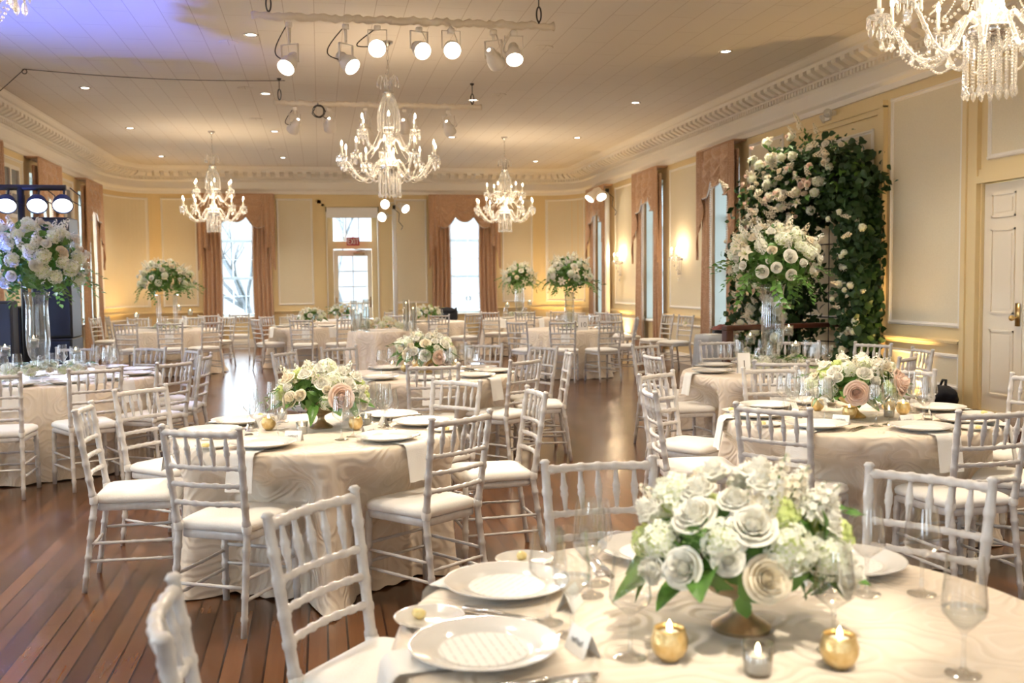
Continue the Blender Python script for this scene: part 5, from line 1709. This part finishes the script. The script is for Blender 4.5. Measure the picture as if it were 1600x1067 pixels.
def chandelier(x, y, zb, label, turn=0.0, chain_top=CEIL):
    "zb: height of the lowest crystals; the arm collar sits .34 above"
    z0 = zb + .34
    t = thing('chandelier', label, 'chandelier', T(x, y, z0, turn), 'crystal chandeliers')
    inst('stem', CP['stem'], t); inst('metal_ring', CP['rings'], t); inst('collar', CP['collar'], t)
    mb = MB()
    L = chain_top - z0 - .87
    n = max(2, int(L / .052))
    for k in range(n):
        z = .88 + L * (k + .5) / n; rr_ = PI / 2 * (k % 2)
        mb.tube([(.012 * math.cos(a) * math.cos(rr_), .012 * math.cos(a) * math.sin(rr_), z + .032 * math.sin(a)) for a in [2 * PI * q / 10 for q in range(10)]], .0035, 5, closed=True)
    inst('chain', mb.mesh('chain', MT['chrome']), t)
    mb = MB(); mb.lathe([(.065, chain_top - z0 - .001), (.06, chain_top - z0 - .02), (.02, chain_top - z0 - .05), (.008, chain_top - z0 - .06)], 18); inst('canopy', mb.mesh('canopy', MT['chrome']), t)
    for tier, n, za, off in (('low', 10, .03, 0), ('high', 6, .27, .3)):
        tip = CP['tip_' + tier]
        for k in range(n):
            a = 2 * PI * k / n + off
            A = T(0, 0, za, a)
            o = inst('arm', CP['arm_' + tier], t, A)
            b = inst('bobeche', CP['bobeche'], t, A @ T(tip[0], 0, tip[2]))
            c = inst('candle', CP['candle'], t, A @ T(tip[0], 0, tip[2]))
            inst('bulb', CP['bulb'], c)
            inst('pendant', CP['pendant'], t, A @ T(tip[0], 0, tip[2] - .03))
            inst('pendant', CP['pendant'], t, A @ T(tip[0] + .045, .03, tip[2] - .02)); inst('pendant', CP['pendant'], t, A @ T(tip[0] - .03, -.05, tip[2] - .02))
            inst('pendant', CP['pendant'], t, A @ T(tip[0] * .78, 0, tip[2] - .125 if tier == 'low' else tip[2] - .07))
    for k in range(20): inst('bead_strand', CP['bell'], t, T(0, 0, 0, 2 * PI * k / 20))
    for k in range(12): inst('bead_strand', CP['veil'], t, T(0, 0, 0, 2 * PI * k / 12 + .1))
    for k in range(18):
        a = 2 * PI * k / 18; inst('bead_strand', CP['curtain'], t, T(.125 * math.cos(a), .125 * math.sin(a), -.02))
    for k in range(9):
        a = 2 * PI * k / 9; inst('bead_strand', CP['curtain'], t, T(.055 * math.cos(a), .055 * math.sin(a), -.01))
    for k in range(10):
        inst('bead_swag', CP['swag'], t, T(0, 0, .0, 2 * PI * (k + .5) / 10))
        inst('bead_swag', CP['tipswag'], t, T(0, 0, .03, 2 * PI * k / 10))
    for k in range(6):
        a = 2 * PI * k / 6
        inst('scroll', CP['scroll'], t, T(0, 0, 0, a)); inst('pendant', CP['pendant'], t, T(.125 * math.cos(a), .125 * math.sin(a), .98))
    return t
CH = [(.82, 11.71, 2.53, 'big crystal chandelier in the middle, hanging in front of the second lamp bar', .15),
      (-1.87, 18.96, 2.49, 'crystal chandelier hanging before the swagged back window', .4),
      (3.54, 19.07, 2.49, 'crystal chandelier hanging before the far yellow corner', .7),
      (3.47, 4.74, 2.49, 'close crystal chandelier cut by the top frame edge near the cornice', .2),
      (-1.83, 4.8, 2.49, 'crystal chandelier of which only dangling drops show at the top frame corner', .55)]
for c in CH: chandelier(*c)

# ================================================================ wall sconces
def sconce(y, label):
    t = thing('wall_sconce', label, 'lamp', Matrix.Translation((WX, y, 1.92)) @ Matrix.Rotation(PI, 4, 'Z'), 'crystal wall sconces')
    mb = MB(); mb.lathe([(.05, 0), (.05, .012), (.02, .03)], 14, Matrix.Rotation(PI / 2, 4, 'Y')); inst('back_plate', mb.mesh('back_plate', MT['chrome']), t)
    for sy in (-1, 1):
        mb = MB(); pts = [(.02 + .14 * u, sy * .13 * u, -.05 * math.sin(PI * u)) for u in [k / 10 for k in range(11)]]
        mb.tube(pts, .008, 6); inst('arm', mb.mesh('arm', MT['crystal']), t)
        A = T(.16, sy * .13, 0)
        inst('bobeche', CP['bobeche'], t, A); c = inst('candle', CP['candle'], t, A); inst('bulb', CP['bulb'], c)
        for q in range(3): inst('pendant', CP['pendant'], t, T(.12 - .03 * q, sy * (.10 - .03 * q), -.08 - .07 * q))
    for k in range(5): inst('bead_strand', CP['curtain'], t, T(.06 + .01 * (k % 2), -.08 + .04 * k, .02))
    inst('pendant', CP['pendant'], t, T(.08, 0, -.34))
sconce(21.0, 'lit crystal wall sconce between the two farthest side curtains')
sconce(17.35, 'lit crystal wall sconce between orange curtain and the curtain by the arch')

# ================================================================ lamp bars under the ceiling
def can_parts():
    mb = MB(); mb.lathe([(.022, -.115), (.040, -.112), (.048, -.09), (.050, -.03), (.062, -.015), (.075, .01), (.082, .05), (.084, .10), (.079, .10), (.074, .055)], 20, cap=False)
    mb.lathe([(0, -.117), (.03, -.116), (.04, -.110)], 14, cap=False)
    for z in (-.08, -.06, -.04): mb.lathe([(.0495, z - .004), (.053, z), (.0495, z + .004)], 18, cap=False)
    can = sharpen(mb.mesh('lamp_can', MT['canwhite']), 50)
    mb = MB(); mb.lathe([(0, .075), (.05, .078), (.077, .07)], 20, cap=False); lens = mb.mesh('lens', MT['lens']); 
    off = mb.mesh('lens', MT['lensoff'])
    mb = MB(); mb.lathe([(0, -.1175), (.018, -.1172)], 10, cap=False); back = mb.mesh('lamp_glow', MT['lens'])
    yk = MB()
    for s in (-1, 1): yk.cbox(s * .086 - .004, s * .086 + .004, -.012, .012, -.01, .16, .002)
    yk.cbox(-.09, .09, -.012, .012, .152, .16, .002)
    yk.tube([(0, 0, .155), (0, 0, .20)], .012, 8)
    return can, lens, off, yk.mesh('yoke', MT['canwhite']), back
CAN = can_parts()
AIMS = []
def bar_lamp(px, py, zbar, Y, aim, lit, label, cable):
    "hangs below the bar at depth Y; aim is the direction the lens looks"
    p = PY(px, py, Y)
    t = thing('spot_lamp', label, 'lamp', Matrix.Translation((p.x, Y, p.z)), 'spot lamps on the lamp bars')
    d = Vector(aim).normalized()
    rz = math.atan2(d.x, -d.y)
    Q = align(Vector((0, 0, 0)), d)
    inst('lamp_can', CAN[0], t, Q); inst('lens', CAN[1 if lit else 2], t, Q)
    inst('yoke', CAN[3], t, Matrix.Rotation(rz, 4, 'Z'))
    if d.y > 0: inst('lamp_glow', CAN[4], t, Q)
    mb = MB(); L = zbar - p.z
    mb.tube([(0, 0, .19), (0, 0, L - .05)], .014, 8); mb.cbox(-.03, .03, -.035, .035, L - .10, L - .052, .006)
    inst('hanger', mb.mesh('hanger', MT['canwhite']), t)
    mb = MB(); sg = 1 if cable > 0 else -1
    pts = [Vector((sg * (.03 + abs(cable) * math.sin(PI * u)), .03 * math.sin(5 * u), (L - .09) * (1 - u) - .06 * math.sin(PI * u))) for u in [k / 14 for k in range(15)]]
    mb.tube(pts, .0055, 6); inst('cable', mb.mesh('cable', MT['cable' if abs(cable) > .09 else 'canwhite']), t)
    if lit: AIMS.append((Vector((p.x, Y, p.z)) + d * .12, d))
def lamp_bar(xa, ya, xb, yb, Y, label, chains):
    a, b = PY(xa, ya, Y), PY(xb, yb, Y)
    z = (a.z + b.z) / 2; a.z = b.z = z
    t = thing('lamp_bar', label, 'lighting bar', Matrix.Translation((0, Y, z)))
    rr = random.Random(int(Y * 10)); mb = MB(); n = 90
    mb.tube([(a.x + (b.x - a.x) * k / n, .006 * math.sin(k * .9), .006 * math.sin(k * .7)) for k in range(n + 1)], [.034 + .008 * math.sin(k * 1.9) + rr.uniform(-.004, .006) for k in range(n + 1)], 10)
    inst('wrapped_tube', mb.mesh('wrapped_tube', MT['wrap']), t)
    for px in chains:
        x = PY(px, (ya + yb) / 2, Y).x
        mb = MB(); mb.tube([(x, 0, .18), (x, 0, CEIL - z)], .006, 6)
        lk = [(x + .022 * math.cos(q), 0, .11 + .07 * math.sin(q)) for q in [2 * PI * k / 16 for k in range(16)]]
        mb.tube(lk, .008, 6, closed=True); mb.tube([(x, 0, .02), (x, 0, .05)], .01, 6)
        mb.lathe([(.03, CEIL - z - .001), (.03, CEIL - z - .012), (.01, CEIL - z - .03)], 10, T(x, 0, 0))
        inst('suspension', mb.mesh('suspension', MT['cable']), t)
    return z
Y1, Y2 = 9.45, 14.0
z1 = lamp_bar(393, 25, 865, 41, Y1, 'long cloth-wrapped lamp bar carrying seven spots, hung close under the ceiling', (420, 842))
for px, py, aim, lit, cab, lb in (
    (453, 97, (-.35, -.6, -.62), 1, -.10, 'lit white spot lamp at the near end of the long bar, tilted toward the wall'),
    (541, 96, (.55, -.55, -.6), 1, -.14, 'lit spot lamp turned sideways, second on the long bar'),
    (590, 74, (-.1, -.85, -.3), 1, -.16, 'lit spot lamp with a black looped cable, third on the long bar'),
    (655, 76, (.25, -.85, -.42), 1, .06, 'lit spot lamp beside the chandelier chain, fourth on the long bar'),
    (705, 75, (.0, -.85, -.42), 1, .05, 'lit spot lamp facing the camera squarely, fifth on the long bar'),
    (771, 90, (.5, .75, -.42), 0, .05, 'turned-away spot lamp with a glowing back, sixth on the long bar'),
    (803, 83, (-.05, -.6, -.75), 1, -.07, 'lit spot lamp aimed steeply down at the far end of the long bar')):
    bar_lamp(px, py, z1, Y1, aim, lit, lb, cab)
z2 = lamp_bar(428, 161, 752, 167, Y2, 'shorter cloth-wrapped lamp bar behind the big chandelier', (437, 738))
for px, py, aim, lit, cab, lb in (
    (461, 196, (-.4, .7, -.6), 0, -.10, 'turned-away spot lamp at the aisle-side end of the shorter bar'),
    (515, 194, (.05, .8, -.5), 0, .04, 'turned-away spot lamp beside a coil of black cable on the shorter bar'),
    (571, 204, (.4, .7, -.6), 0, .05, 'turned-away spot lamp left of the bead bell on the shorter bar'),
    (632, 196, (.2, .8, -.5), 0, .04, 'turned-away spot lamp half behind the chandelier on the shorter bar'),
    (701, 199, (.35, .7, -.6), 0, .09, 'turned-away spot lamp at the wall-side end of the shorter bar')):
    bar_lamp(px, py, z2, Y2, aim, lit, lb, cab)
def cable_coil():
    p = PY(497, 174, Y2 - .13)
    mb = MB()
    pts = [(.085 * (1 - .10 * (k // 18 % 3)) * math.cos(k * .35) + .004 * (k % 5), .006 * math.sin(k * 1.3), .085 * (1 - .08 * (k // 18 % 3)) * math.sin(k * .35)) for k in range(60)]
    mb.tube(pts, .0065, 6); mb.tube([(.05, 0, -.06), (.10, 0, -.09), (.14, .01, -.07)], .0065, 6); mb.tube([(0, 0, .08), (0, .06, .12)], .0065, 6)
    t = inst('cable_coil', mb.mesh('cable_coil', MT['cable']), None, Matrix.Translation(p)); tag(t, 'coil of black cable tied to the shorter lamp bar', 'cable')
cable_coil()
def ceiling_wire():
    a, b, c = P(0, 142, 4.1), P(38, 108, CEIL - .01), P(445, 126, CEIL - .012)
    mb = MB(); mb.tube([a + (b - a) * k / 6 for k in range(7)], .006, 5)
    mb.tube([b + (c - b) * k / 14 - Vector((0, 0, .05 * math.sin(PI * k / 14))) for k in range(15)], .005, 5)
    mb.tube([b + Vector((.03 * math.cos(q), .0, -.03 + .03 * math.sin(q))) for q in [2 * PI * k / 10 for k in range(10)]], .006, 5, closed=True)
    t = inst('ceiling_cable', mb.mesh('ceiling_cable', MT['cable'])); tag(t, 'thin dark cable slung under the ceiling from the cornice to the lamp bar', 'cable')
ceiling_wire()

# ceiling downlights and flat speaker discs
def downlight(x, y, label):
    t = thing('downlight', label, 'lamp', T(x, y, CEIL), 'recessed ceiling downlights')
    inst('trim_ring', once('dr', lambda: MB().lathe([(.085, -.0005), (.085, -.008), (.062, -.010), (.056, .0), (.05, .0)], 24, cap=False).mesh('trim_ring', MT['chrome'])), t)
    inst('lens', once('dl', lambda: MB().lathe([(0, -.003), (.045, -.003), (.056, -.002)], 20, cap=False).mesh('lens', MT['downlens'])), t)
DL = []
for px, py, lb in ((392, 54, 'recessed downlight between the frame corner and the long lamp bar'), (133, 137, 'recessed downlight just below the slung ceiling cable'), (415, 146, 'recessed downlight by the end of the shorter lamp bar'),
                   (203, 200, 'recessed downlight over the curved corner side, by the cornice'), (1134, 80, 'bright recessed downlight alone on the bare ceiling toward the arch'), (993, 160, 'recessed downlight second along the arch-side ceiling'),
                   (902, 215, 'recessed downlight third along the arch-side ceiling'), (837, 252, 'recessed downlight close to the curved corner cornice'), (739, 156, 'recessed downlight behind the chain of the shorter bar'),
                   (429, 205, 'recessed downlight behind the unlit spot lamps'), (442, 246, 'recessed downlight close to the back cornice'), (252, 244, 'recessed downlight left of the window-side chandelier chain'), (706, 214, 'recessed downlight beyond the shorter bar end')):
    p = P(px, py, CEIL); DL.append((p.x, p.y)); downlight(p.x, p.y, lb)
for px, py, lb in ((357, 66, 'flat ceiling speaker disc near the long lamp bar'), (383, 137, 'flat ceiling speaker disc beside the downlight by the shorter bar'), (400, 186, 'flat ceiling speaker disc before the back chandelier'), (850, 74, 'flat ceiling speaker disc past the end of the long bar'), (780, 148, 'flat ceiling speaker disc past the end of the shorter bar'), (420, 233, 'flat ceiling speaker disc near the back cornice'), (930, 237, 'flat ceiling disc near the curved corner cornice')):
    p = P(px, py, CEIL)
    t = inst('ceiling_speaker', once('cs', lambda: MB().lathe([(.11, 0), (.11, -.006), (.10, -.009), (0, -.009)], 28).mesh('ceiling_speaker', MT['ceiling'])), None, T(p.x, p.y, CEIL)); tag(t, lb, 'speaker', 'flat ceiling speakers')

# ================================================================ white lamp poles at the back
def lamp_pole(px, Y, ztop, heads, label):
    x = PY(px, 400, Y).x
    t = thing('lamp_stand', label, 'lamp stand', T(x, Y, 0))
    mb = MB(); mb.lathe([(.22, 0), (.22, .015), (.05, .03)], 18); inst('base', mb.mesh('base', MT['canwhite']), t)
    mb = MB(); mb.tube([(0, 0, .02), (0, 0, ztop)], .055, 12); inst('pole', mb.mesh('pole', MT['napkin']), t)
    mb = MB(); mb.cbox(-.035, .035, -.035, .035, ztop - .08, ztop + .09, .006); inst('clamp', mb.mesh('clamp', MT['black']), t)
    for hx, hy, aim in heads:
        q = PY(hx, hy, Y - .1); q = q - Vector((x, Y, 0))
        d = Vector(aim).normalized()
        c = inst('lamp_head', CAN[0], t, align(q, d, 0, 1.35)); inst('lens', CAN[1], c)
        mb = MB(); mb.tube([q, (0, 0, q.z + .05)], .012, 6); inst('lamp_arm', mb.mesh('lamp_arm', MT['canwhite']), t)
    mb = MB(); mb.tube([(0, -.05, ztop), (.12, -.06, ztop - .1), (.10, -.06, ztop - .3), (.2, -.06, ztop - .42), (.16, -.06, ztop - .5)], .008, 6); inst('cable', mb.mesh('cable', MT['cable']), t)
lamp_pole(617, 24.45, 3.3, ((604, 319, (-.35, -.9, -.1)), (629, 323, (.5, -.7, -.45)), (600, 338, (-.45, -.85, -.2))), 'white lamp pole with three lit spot heads beside the exit door')
lamp_pole(949, 21.35, 3.45, ((926, 304, (-.6, -.2, -.7)), (937, 302, (.1, -.6, -.6))), 'white lamp pole with spot heads before the farthest side curtain')

# ================================================================ band corner: speakers and round stage lamps
def speaker(x, y, w, d, z0, z1, label, rz=0.0, mat='black'):
    t = thing('loudspeaker', label, 'speaker', T(x, y, 0, rz), 'black loudspeakers behind the tall flowers')
    mb = MB(); mb.cbox(-w / 2, w / 2, -d / 2, d / 2, z0, z1, .012); inst('cabinet', mb.mesh('cabinet', MT['black'], False), t)
    mb = MB(); mb.cbox(-w / 2 + .02, w / 2 - .02, -d / 2 - .012, -d / 2, z0 + .03, z1 - .03, .004); inst('grille', mb.mesh('grille', MT['navy'], False), t)
p = PY(86, 400, 11.6); speaker(p.x, 11.6, .40, .42, .98, 2.27, 'tall black loudspeaker rising behind the tall white flowers')
speaker(p.x - .02, 11.6, .44, .50, 0, .979, 'black bass cabinet under the tall loudspeaker', 0)
p = PY(30, 500, 11.2); speaker(-3.46, 11.75, .62, .5, 0, 1.32, 'wide black cabinet cut by the frame edge behind the flowers')
p = PY(27, 520, 10.8); speaker(p.x - .03, 10.6, .15, .2, 0, 1.40, 'slim blue-lit column speaker behind the trumpet vase')
def stage_lamps():
    Y = 11.0
    a, b = PY(-30, 293, Y), PY(103, 293, Y); zb = (a.z + b.z) / 2
    px = PY(36, 400, Y).x
    t = thing('stage_lamp_stand', 'black T-bar stand carrying round glowing stage lamps above the tall flowers', 'lamp stand', T(px, Y, 0))
    mb = MB(); mb.tube([(a.x - px, 0, zb), (b.x - px, 0, zb)], .03, 10); inst('crossbar', mb.mesh('crossbar', MT['black']), t)
    mb = MB(); mb.tube([(0, 0, .35), (0, 0, zb)], .035, 10); inst('pole', mb.mesh('pole', MT['black']), t)
    for k in range(3):
        an = 2 * PI * k / 3 + .5
        mb = MB(); mb.tube([(0, 0, .85), (.12 * math.cos(an), .12 * math.sin(an), .35), (.26 * math.cos(an), .26 * math.sin(an), .015)], .014, 6); inst('leg', mb.mesh('leg', MT['black']), t)
    for lx, ly in ((10, 318), (58, 318), (98, 318)):
        q = PY(lx, ly, Y - .1) - Vector((px, Y, 0))
        d = Vector((.14, -.66, -.60)).normalized()
        def dome(): 
            mb = MB(); mb.lathe([(0, -.11), (.05, -.10), (.09, -.07), (.112, -.02), (.118, .03), (.118, .055), (.110, .055), (.108, .03)], 22, cap=False); return mb.mesh('lamp_dome', MT['navy'])
        h = inst('lamp_dome', once('dome', dome), t, align(q, d, 0, .84))
        inst('lens', once('parlens', lambda: MB().lathe([(0, .05), (.07, .045), (.11, .03)], 22, cap=False).mesh('lens', MT['parlens'])), h)
        mb = MB(); mb.tube([q + Vector((0, .06, .08)), (q.x, 0, zb)], .012, 6); inst('bracket', mb.mesh('bracket', MT['black']), t)
        mb = MB(); mb.tube([q + Vector((.04, .08, .05)), q + Vector((.16, .06, -.02)), (q.x + .14, .02, zb - .08), (q.x + .05, 0, zb)], .006, 5); inst('cable', mb.mesh('cable', MT['cable']), t)
stage_lamps()

# ================================================================ by the right wall
def rail_by_arch():
    a = P(1137, 510, .99); b = Vector((6.42, 11.25, .99))
    t = thing('wooden_railing', 'dark mahogany railing with a square post running behind the arch flowers', 'railing', T(a.x, a.y, 0, math.atan2(b.y - a.y, b.x - a.x)))
    L = (b - a).length
    mb = MB(); mb.cbox(-.06, L, -.045, .045, .94, 1.0, .012); inst('handrail', mb.mesh('handrail', MT['darkwood'], False), t)
    mb = MB(); mb.cbox(-.05, .05, -.05, .05, 0, .95, .008); inst('post', mb.mesh('post', MT['darkwood'], False), t)
    mb = MB(); mb.cbox(L - .10, L, -.05, .05, 0, .95, .008); inst('post', mb.mesh('post', MT['darkwood'], False), t)
    mb = MB(); mb.cbox(.04, L - .09, -.03, .03, .12, .18, .006); inst('lower_rail', mb.mesh('lower_rail', MT['darkwood'], False), t)
rail_by_arch()
def cocktail_table():
    p = Vector((5.45, 13.2, 0))
    mb = MB(); NA = 90
    vs = []; prof = [(0, .76), (.28, .76), (.30, .755), (.31, .70), (.33, .4), (.36, .006)]
    for i in range(NA):
        a = 2 * PI * i / NA
        for k, (r, z) in enumerate(prof):
            q = r + (.018 * math.sin(a * 13) * max(0, k - 2) / 3); vs.append((q * math.cos(a), q * math.sin(a), z))
    n = len(prof); fs = [(i * n + k, i * n + k + 1, (i + 1) % NA * n + k + 1, (i + 1) % NA * n + k) for i in range(NA) for k in range(n - 1)]
    mb.add(vs, fs)
    t = inst('cocktail_table', mb.mesh('cocktail_table', MT['greycloth']), None, T(p.x, p.y)); tag(t, 'small round table under grey linen beside the arch and window curtain', 'table')
    mb = MB(); mb.cbox(-.11, .11, -.08, .08, 0, .012, .003)
    o = inst('folder', mb.mesh('folder', MT['card'], False), None, T(p.x - .1, p.y - .1, .762, .4)); tag(o, 'flat pale folder lying on the grey linen table', 'folder')
    mb = MB(); mb.cbox(-.13, .13, -.09, .09, 0, .05, .006)
    o = inst('case', mb.mesh('case', MT['black'], False), None, T(p.x + .12, p.y + .08, .762, -.2)); tag(o, 'flat black case on the grey linen table', 'case')
    mb = MB(); mb.grid(lambda u, v: Vector(((u - .5) * .3, (v - .5) * .18, .07 * math.sin(PI * u) ** .5 * math.sin(PI * v) ** .5 + .012 * math.sin(u * 17) * math.sin(v * 11))), 14, 10)
    o = inst('cloth_bundle', mb.mesh('cloth_bundle', pbr('maroon_cloth', (.16, .05, .045), .8)), None, T(p.x + .12, p.y + .08, .826, .3)); tag(o, 'maroon cloth bundle on the black case by the railing', 'cloth')
cocktail_table()
def bag():
    p = P(1480, 640, .22)
    mb = MB()
    def f(u, v):
        a = 2 * PI * u; e = PI * v
        r = 1 + .10 * math.sin(3 * a + 2 * e) + .06 * math.sin(7 * a - 3 * e)
        return Vector((.26 * math.sin(e) * math.cos(a) * r, .15 * math.sin(e) * math.sin(a) * r, .11 - .11 * math.cos(e) * r + .05 * max(0, -math.cos(a)) * math.sin(e)))
    mb.grid(f, 24, 12)
    x = min(p.x, 6.3)
    t = inst('bag', mb.mesh('bag', MT['coat']), None, T(6.22, 9.15, .20, 1.2)); tag(t, 'crumpled black bag on the step beside the white door', 'bag')
    mb = MB(); mb.tube([(-.12, 0, .2), (-.08, -.02, .29), (.06, -.02, .28), (.1, 0, .2)], .014, 6); inst('strap', mb.mesh('strap', MT['coat']), t)
bag()
def coat():
    mb = MB()
    def f(u, v):
        a = 2 * PI * u
        w = .22 * (1 + .12 * math.sin(2 * a + 4 * v)); d = .10 * (1 + .2 * math.sin(3 * a))
        k = 1 - .25 * (1 - v)
        return Vector((w * k * math.cos(a), d * k * math.sin(a), .62 + .32 * v + .06 * v * math.sin(a * 2 + .7)))
    mb.grid(f, 24, 8)
    mb.ball((0.02, 0, .93), .20, 14, 6, (1, .48, .35))
    t = inst('coat', mb.mesh('coat', MT['coat']), None, T(COAT[0], COAT[1], 0, COAT[2])); tag(t, 'black coat draped in a heap over a chair below the shovel window', 'coat')
coat()
def bench():
    p = P(112, 545, .45)
    t = thing('upholstered_bench', 'low lilac bench behind the stage-lamp table', 'bench', T(-3.55, 13.2, 0))
    mb = MB(); mb.cbox(-.5, .5, -.2, .2, .36, .47, .03); inst('seat', mb.mesh('seat', MT['cushion'], False), t)
    for sx in (-1, 1):
        for sy in (-1, 1):
            mb = MB(); mb.cbox(sx * .44 - .025, sx * .44 + .025, sy * .15 - .025, sy * .15 + .025, 0, .36, .004); inst('leg', mb.mesh('leg', MT['darkwood'], False), t)
bench()
def uplight(x, y, aim, label, mat='uplens'):
    t = thing('uplight', label, 'lamp', T(x, y, 0), 'floor uplights')
    d = Vector(aim).normalized()
    mb = MB(); mb.lathe([(.03, 0), (.09, 0), (.10, .02), (.10, .13), (.092, .13), (.09, .10)], 18, cap=False); inst('lamp_can', mb.mesh('lamp_can', MT['black']), t)
    mb = MB(); mb.lathe([(0, .11), (.09, .11)], 16, cap=False); inst('lens', mb.mesh('lens', MT[mat]), t)
UPS = [(6.36, 10.0, (.1, .15, 1), 'amber floor uplight against the wall behind the arch foot'),
       (6.3, 20.7, (.15, 0, 1), 'amber floor uplight by the far side wall behind table ten'),
       (5.6, 24.2, (.1, .1, 1), 'amber floor uplight at the foot of the far curved corner'),
       (-4.0, 23.6, (-.05, .15, 1), 'amber floor uplight at the foot of the curved yellow wall')]
for u in UPS: uplight(*u)

def wash_lamp():
    t = thing('stage_wash_lamp', 'small black wash lamp on the floor throwing blue light up', 'lamp', T(-3.75, 8.3, 0))
    mb = MB(); mb.lathe([(.05, 0), (.09, .01), (.10, .06), (.10, .26), (.092, .26), (.09, .22)], 18, cap=False); inst('lamp_can', mb.mesh('lamp_can', MT['black']), t)
    mb = MB(); mb.lathe([(0, .23), (.09, .23)], 16, cap=False); inst('lens', mb.mesh('lens', MT['bluelens']), t)
wash_lamp()
# ================================================================ light
def lamp(kind, name, pos, col, e, size=.1, aim=None, spot=60, blend=.5):
    l = bpy.data.lights.new(name, kind); l.energy = e; l.color = col
    if kind in ('POINT', 'SPOT'): l.shadow_soft_size = size
    if kind == 'SPOT': l.spot_size = math.radians(spot); l.spot_blend = blend
    o = bpy.data.objects.new(name, l); COL.objects.link(o)
    o.location = pos
    if aim is not None: o.rotation_euler = Vector(aim).to_track_quat('-Z', 'Y').to_euler()
    return o
WARM = (1, .74, .46); SOFT = (1, .86, .68); DAY = (.72, .86, 1)
for i, (x, y, zb, lb, tn) in enumerate(CH):
    lamp('POINT', 'chandelier_light', (x, y, zb + .45), WARM, 70, .45)
for p, d in AIMS:
    lamp('SPOT', 'spot_light', p, SOFT, 230, .06, d, 62, .8)
for x, y in DL + [(-2.9, 5.6), (-.2, 4.6), (2.2, 4.4), (4.6, 4.6), (-2.9, 1.2), (-.2, .4), (2.2, .6), (4.6, 1.0), (.6, 7.2), (4.8, 8.4)]:
    lamp('SPOT', 'downlight_beam', (x, y, CEIL - .02), (1, .86, .68), 140 if y < 3 else 205, .05, (0, 0, -1), 110, .9)
for k in (1, 2, 3, 4, 5):                                # added spots without any fixture, to brighten the bouquets
    x, y = TB[k][:2]
    src = Vector((x + .2, y - 1.3, CEIL - .04))
    lamp('SPOT', 'added_bouquet_spot', src, (1, .90, .74), 420 if k == 1 else 260, .04, Vector((x, y, 1.0)) - src, 17, .6)
for y in (21.0, 17.35):
    for s in (-1, 1): lamp('POINT', 'sconce_light', (WX - .17, y + s * .13, 2.10), WARM, 9, .03)
for x, y, d, lb in UPS:
    lamp('SPOT', 'uplight_beam', (x, y, .14), (1, .62, .22), 120, .06, d, 100, .9)
WASH = Vector((-3.75, 8.3, .30))
lamp('SPOT', 'stage_wash', WASH, (.10, .17, 1), 1500, .08, P(20, -20, CEIL) - WASH, 62, .9)
for lx in (10, 58, 98):
    p = PY(lx, 318, 10.75); lamp('SPOT', 'stage_beam', p, (.55, .62, 1), 150, .08, (.14, -.66, -.60), 70, .7)
# overcast daylight: very soft suns, one per side of the building
def sky(name, d, e):
    l = bpy.data.lights.new(name, 'SUN'); l.energy = e; l.angle = math.radians(110); l.color = (.76, .88, 1)
    o = bpy.data.objects.new(name, l); COL.objects.link(o); o.rotation_euler = Vector(d).to_track_quat('-Z', 'Y').to_euler()
sky('daylight_west', (1, .1, -.35), 34); sky('daylight_north', (0, -1, -.35), 34); sky('daylight_south', (0, 1, -.35), 9); sky('daylight_east', (-1, 0, -.35), 6)
# portals guide the daylight in
def portal(M):
    l = bpy.data.lights.new('daylight_portal', 'AREA'); l.shape = 'RECTANGLE'; l.size = 2 * WHALF; l.size_y = WZ1 - WZ0
    l.cycles.is_portal = True
    o = bpy.data.objects.new('daylight_portal', l); COL.objects.link(o)
    # area lamps shine along their -Z: point it into the room (local -y of the window)
    o.matrix_world = M @ Matrix.Translation((0, .40, (WZ0 + WZ1) / 2)) @ Matrix.Rotation(-PI / 2, 4, 'X')
for M in PORT: portal(M)
w = bpy.data.worlds.new('world'); S.world = w; w.use_nodes = True
bg = w.node_tree.nodes['Background']
bg.inputs[0].default_value = (.78, .90, 1, 1); bg.inputs[1].default_value = 1.25

S.view_settings.view_transform = 'Standard'
S.view_settings.look = 'None'
S.view_settings.exposure = 0.36
S.view_settings.gamma = 1
S.view_settings.use_curve_mapping = False
S.cycles.use_denoising = True
try: S.cycles.denoiser = 'OPENIMAGEDENOISE'
except Exception: pass
S.cycles.max_bounces = 8
S.cycles.diffuse_bounces = 4
S.cycles.glossy_bounces = 3
S.cycles.transparent_max_bounces = 24
S.cycles.transmission_bounces = 4
S.cycles.caustics_reflective = False
S.cycles.caustics_refractive = False
S.cycles.sample_clamp_indirect = 6.0
S.cycles.sample_clamp_direct = 0
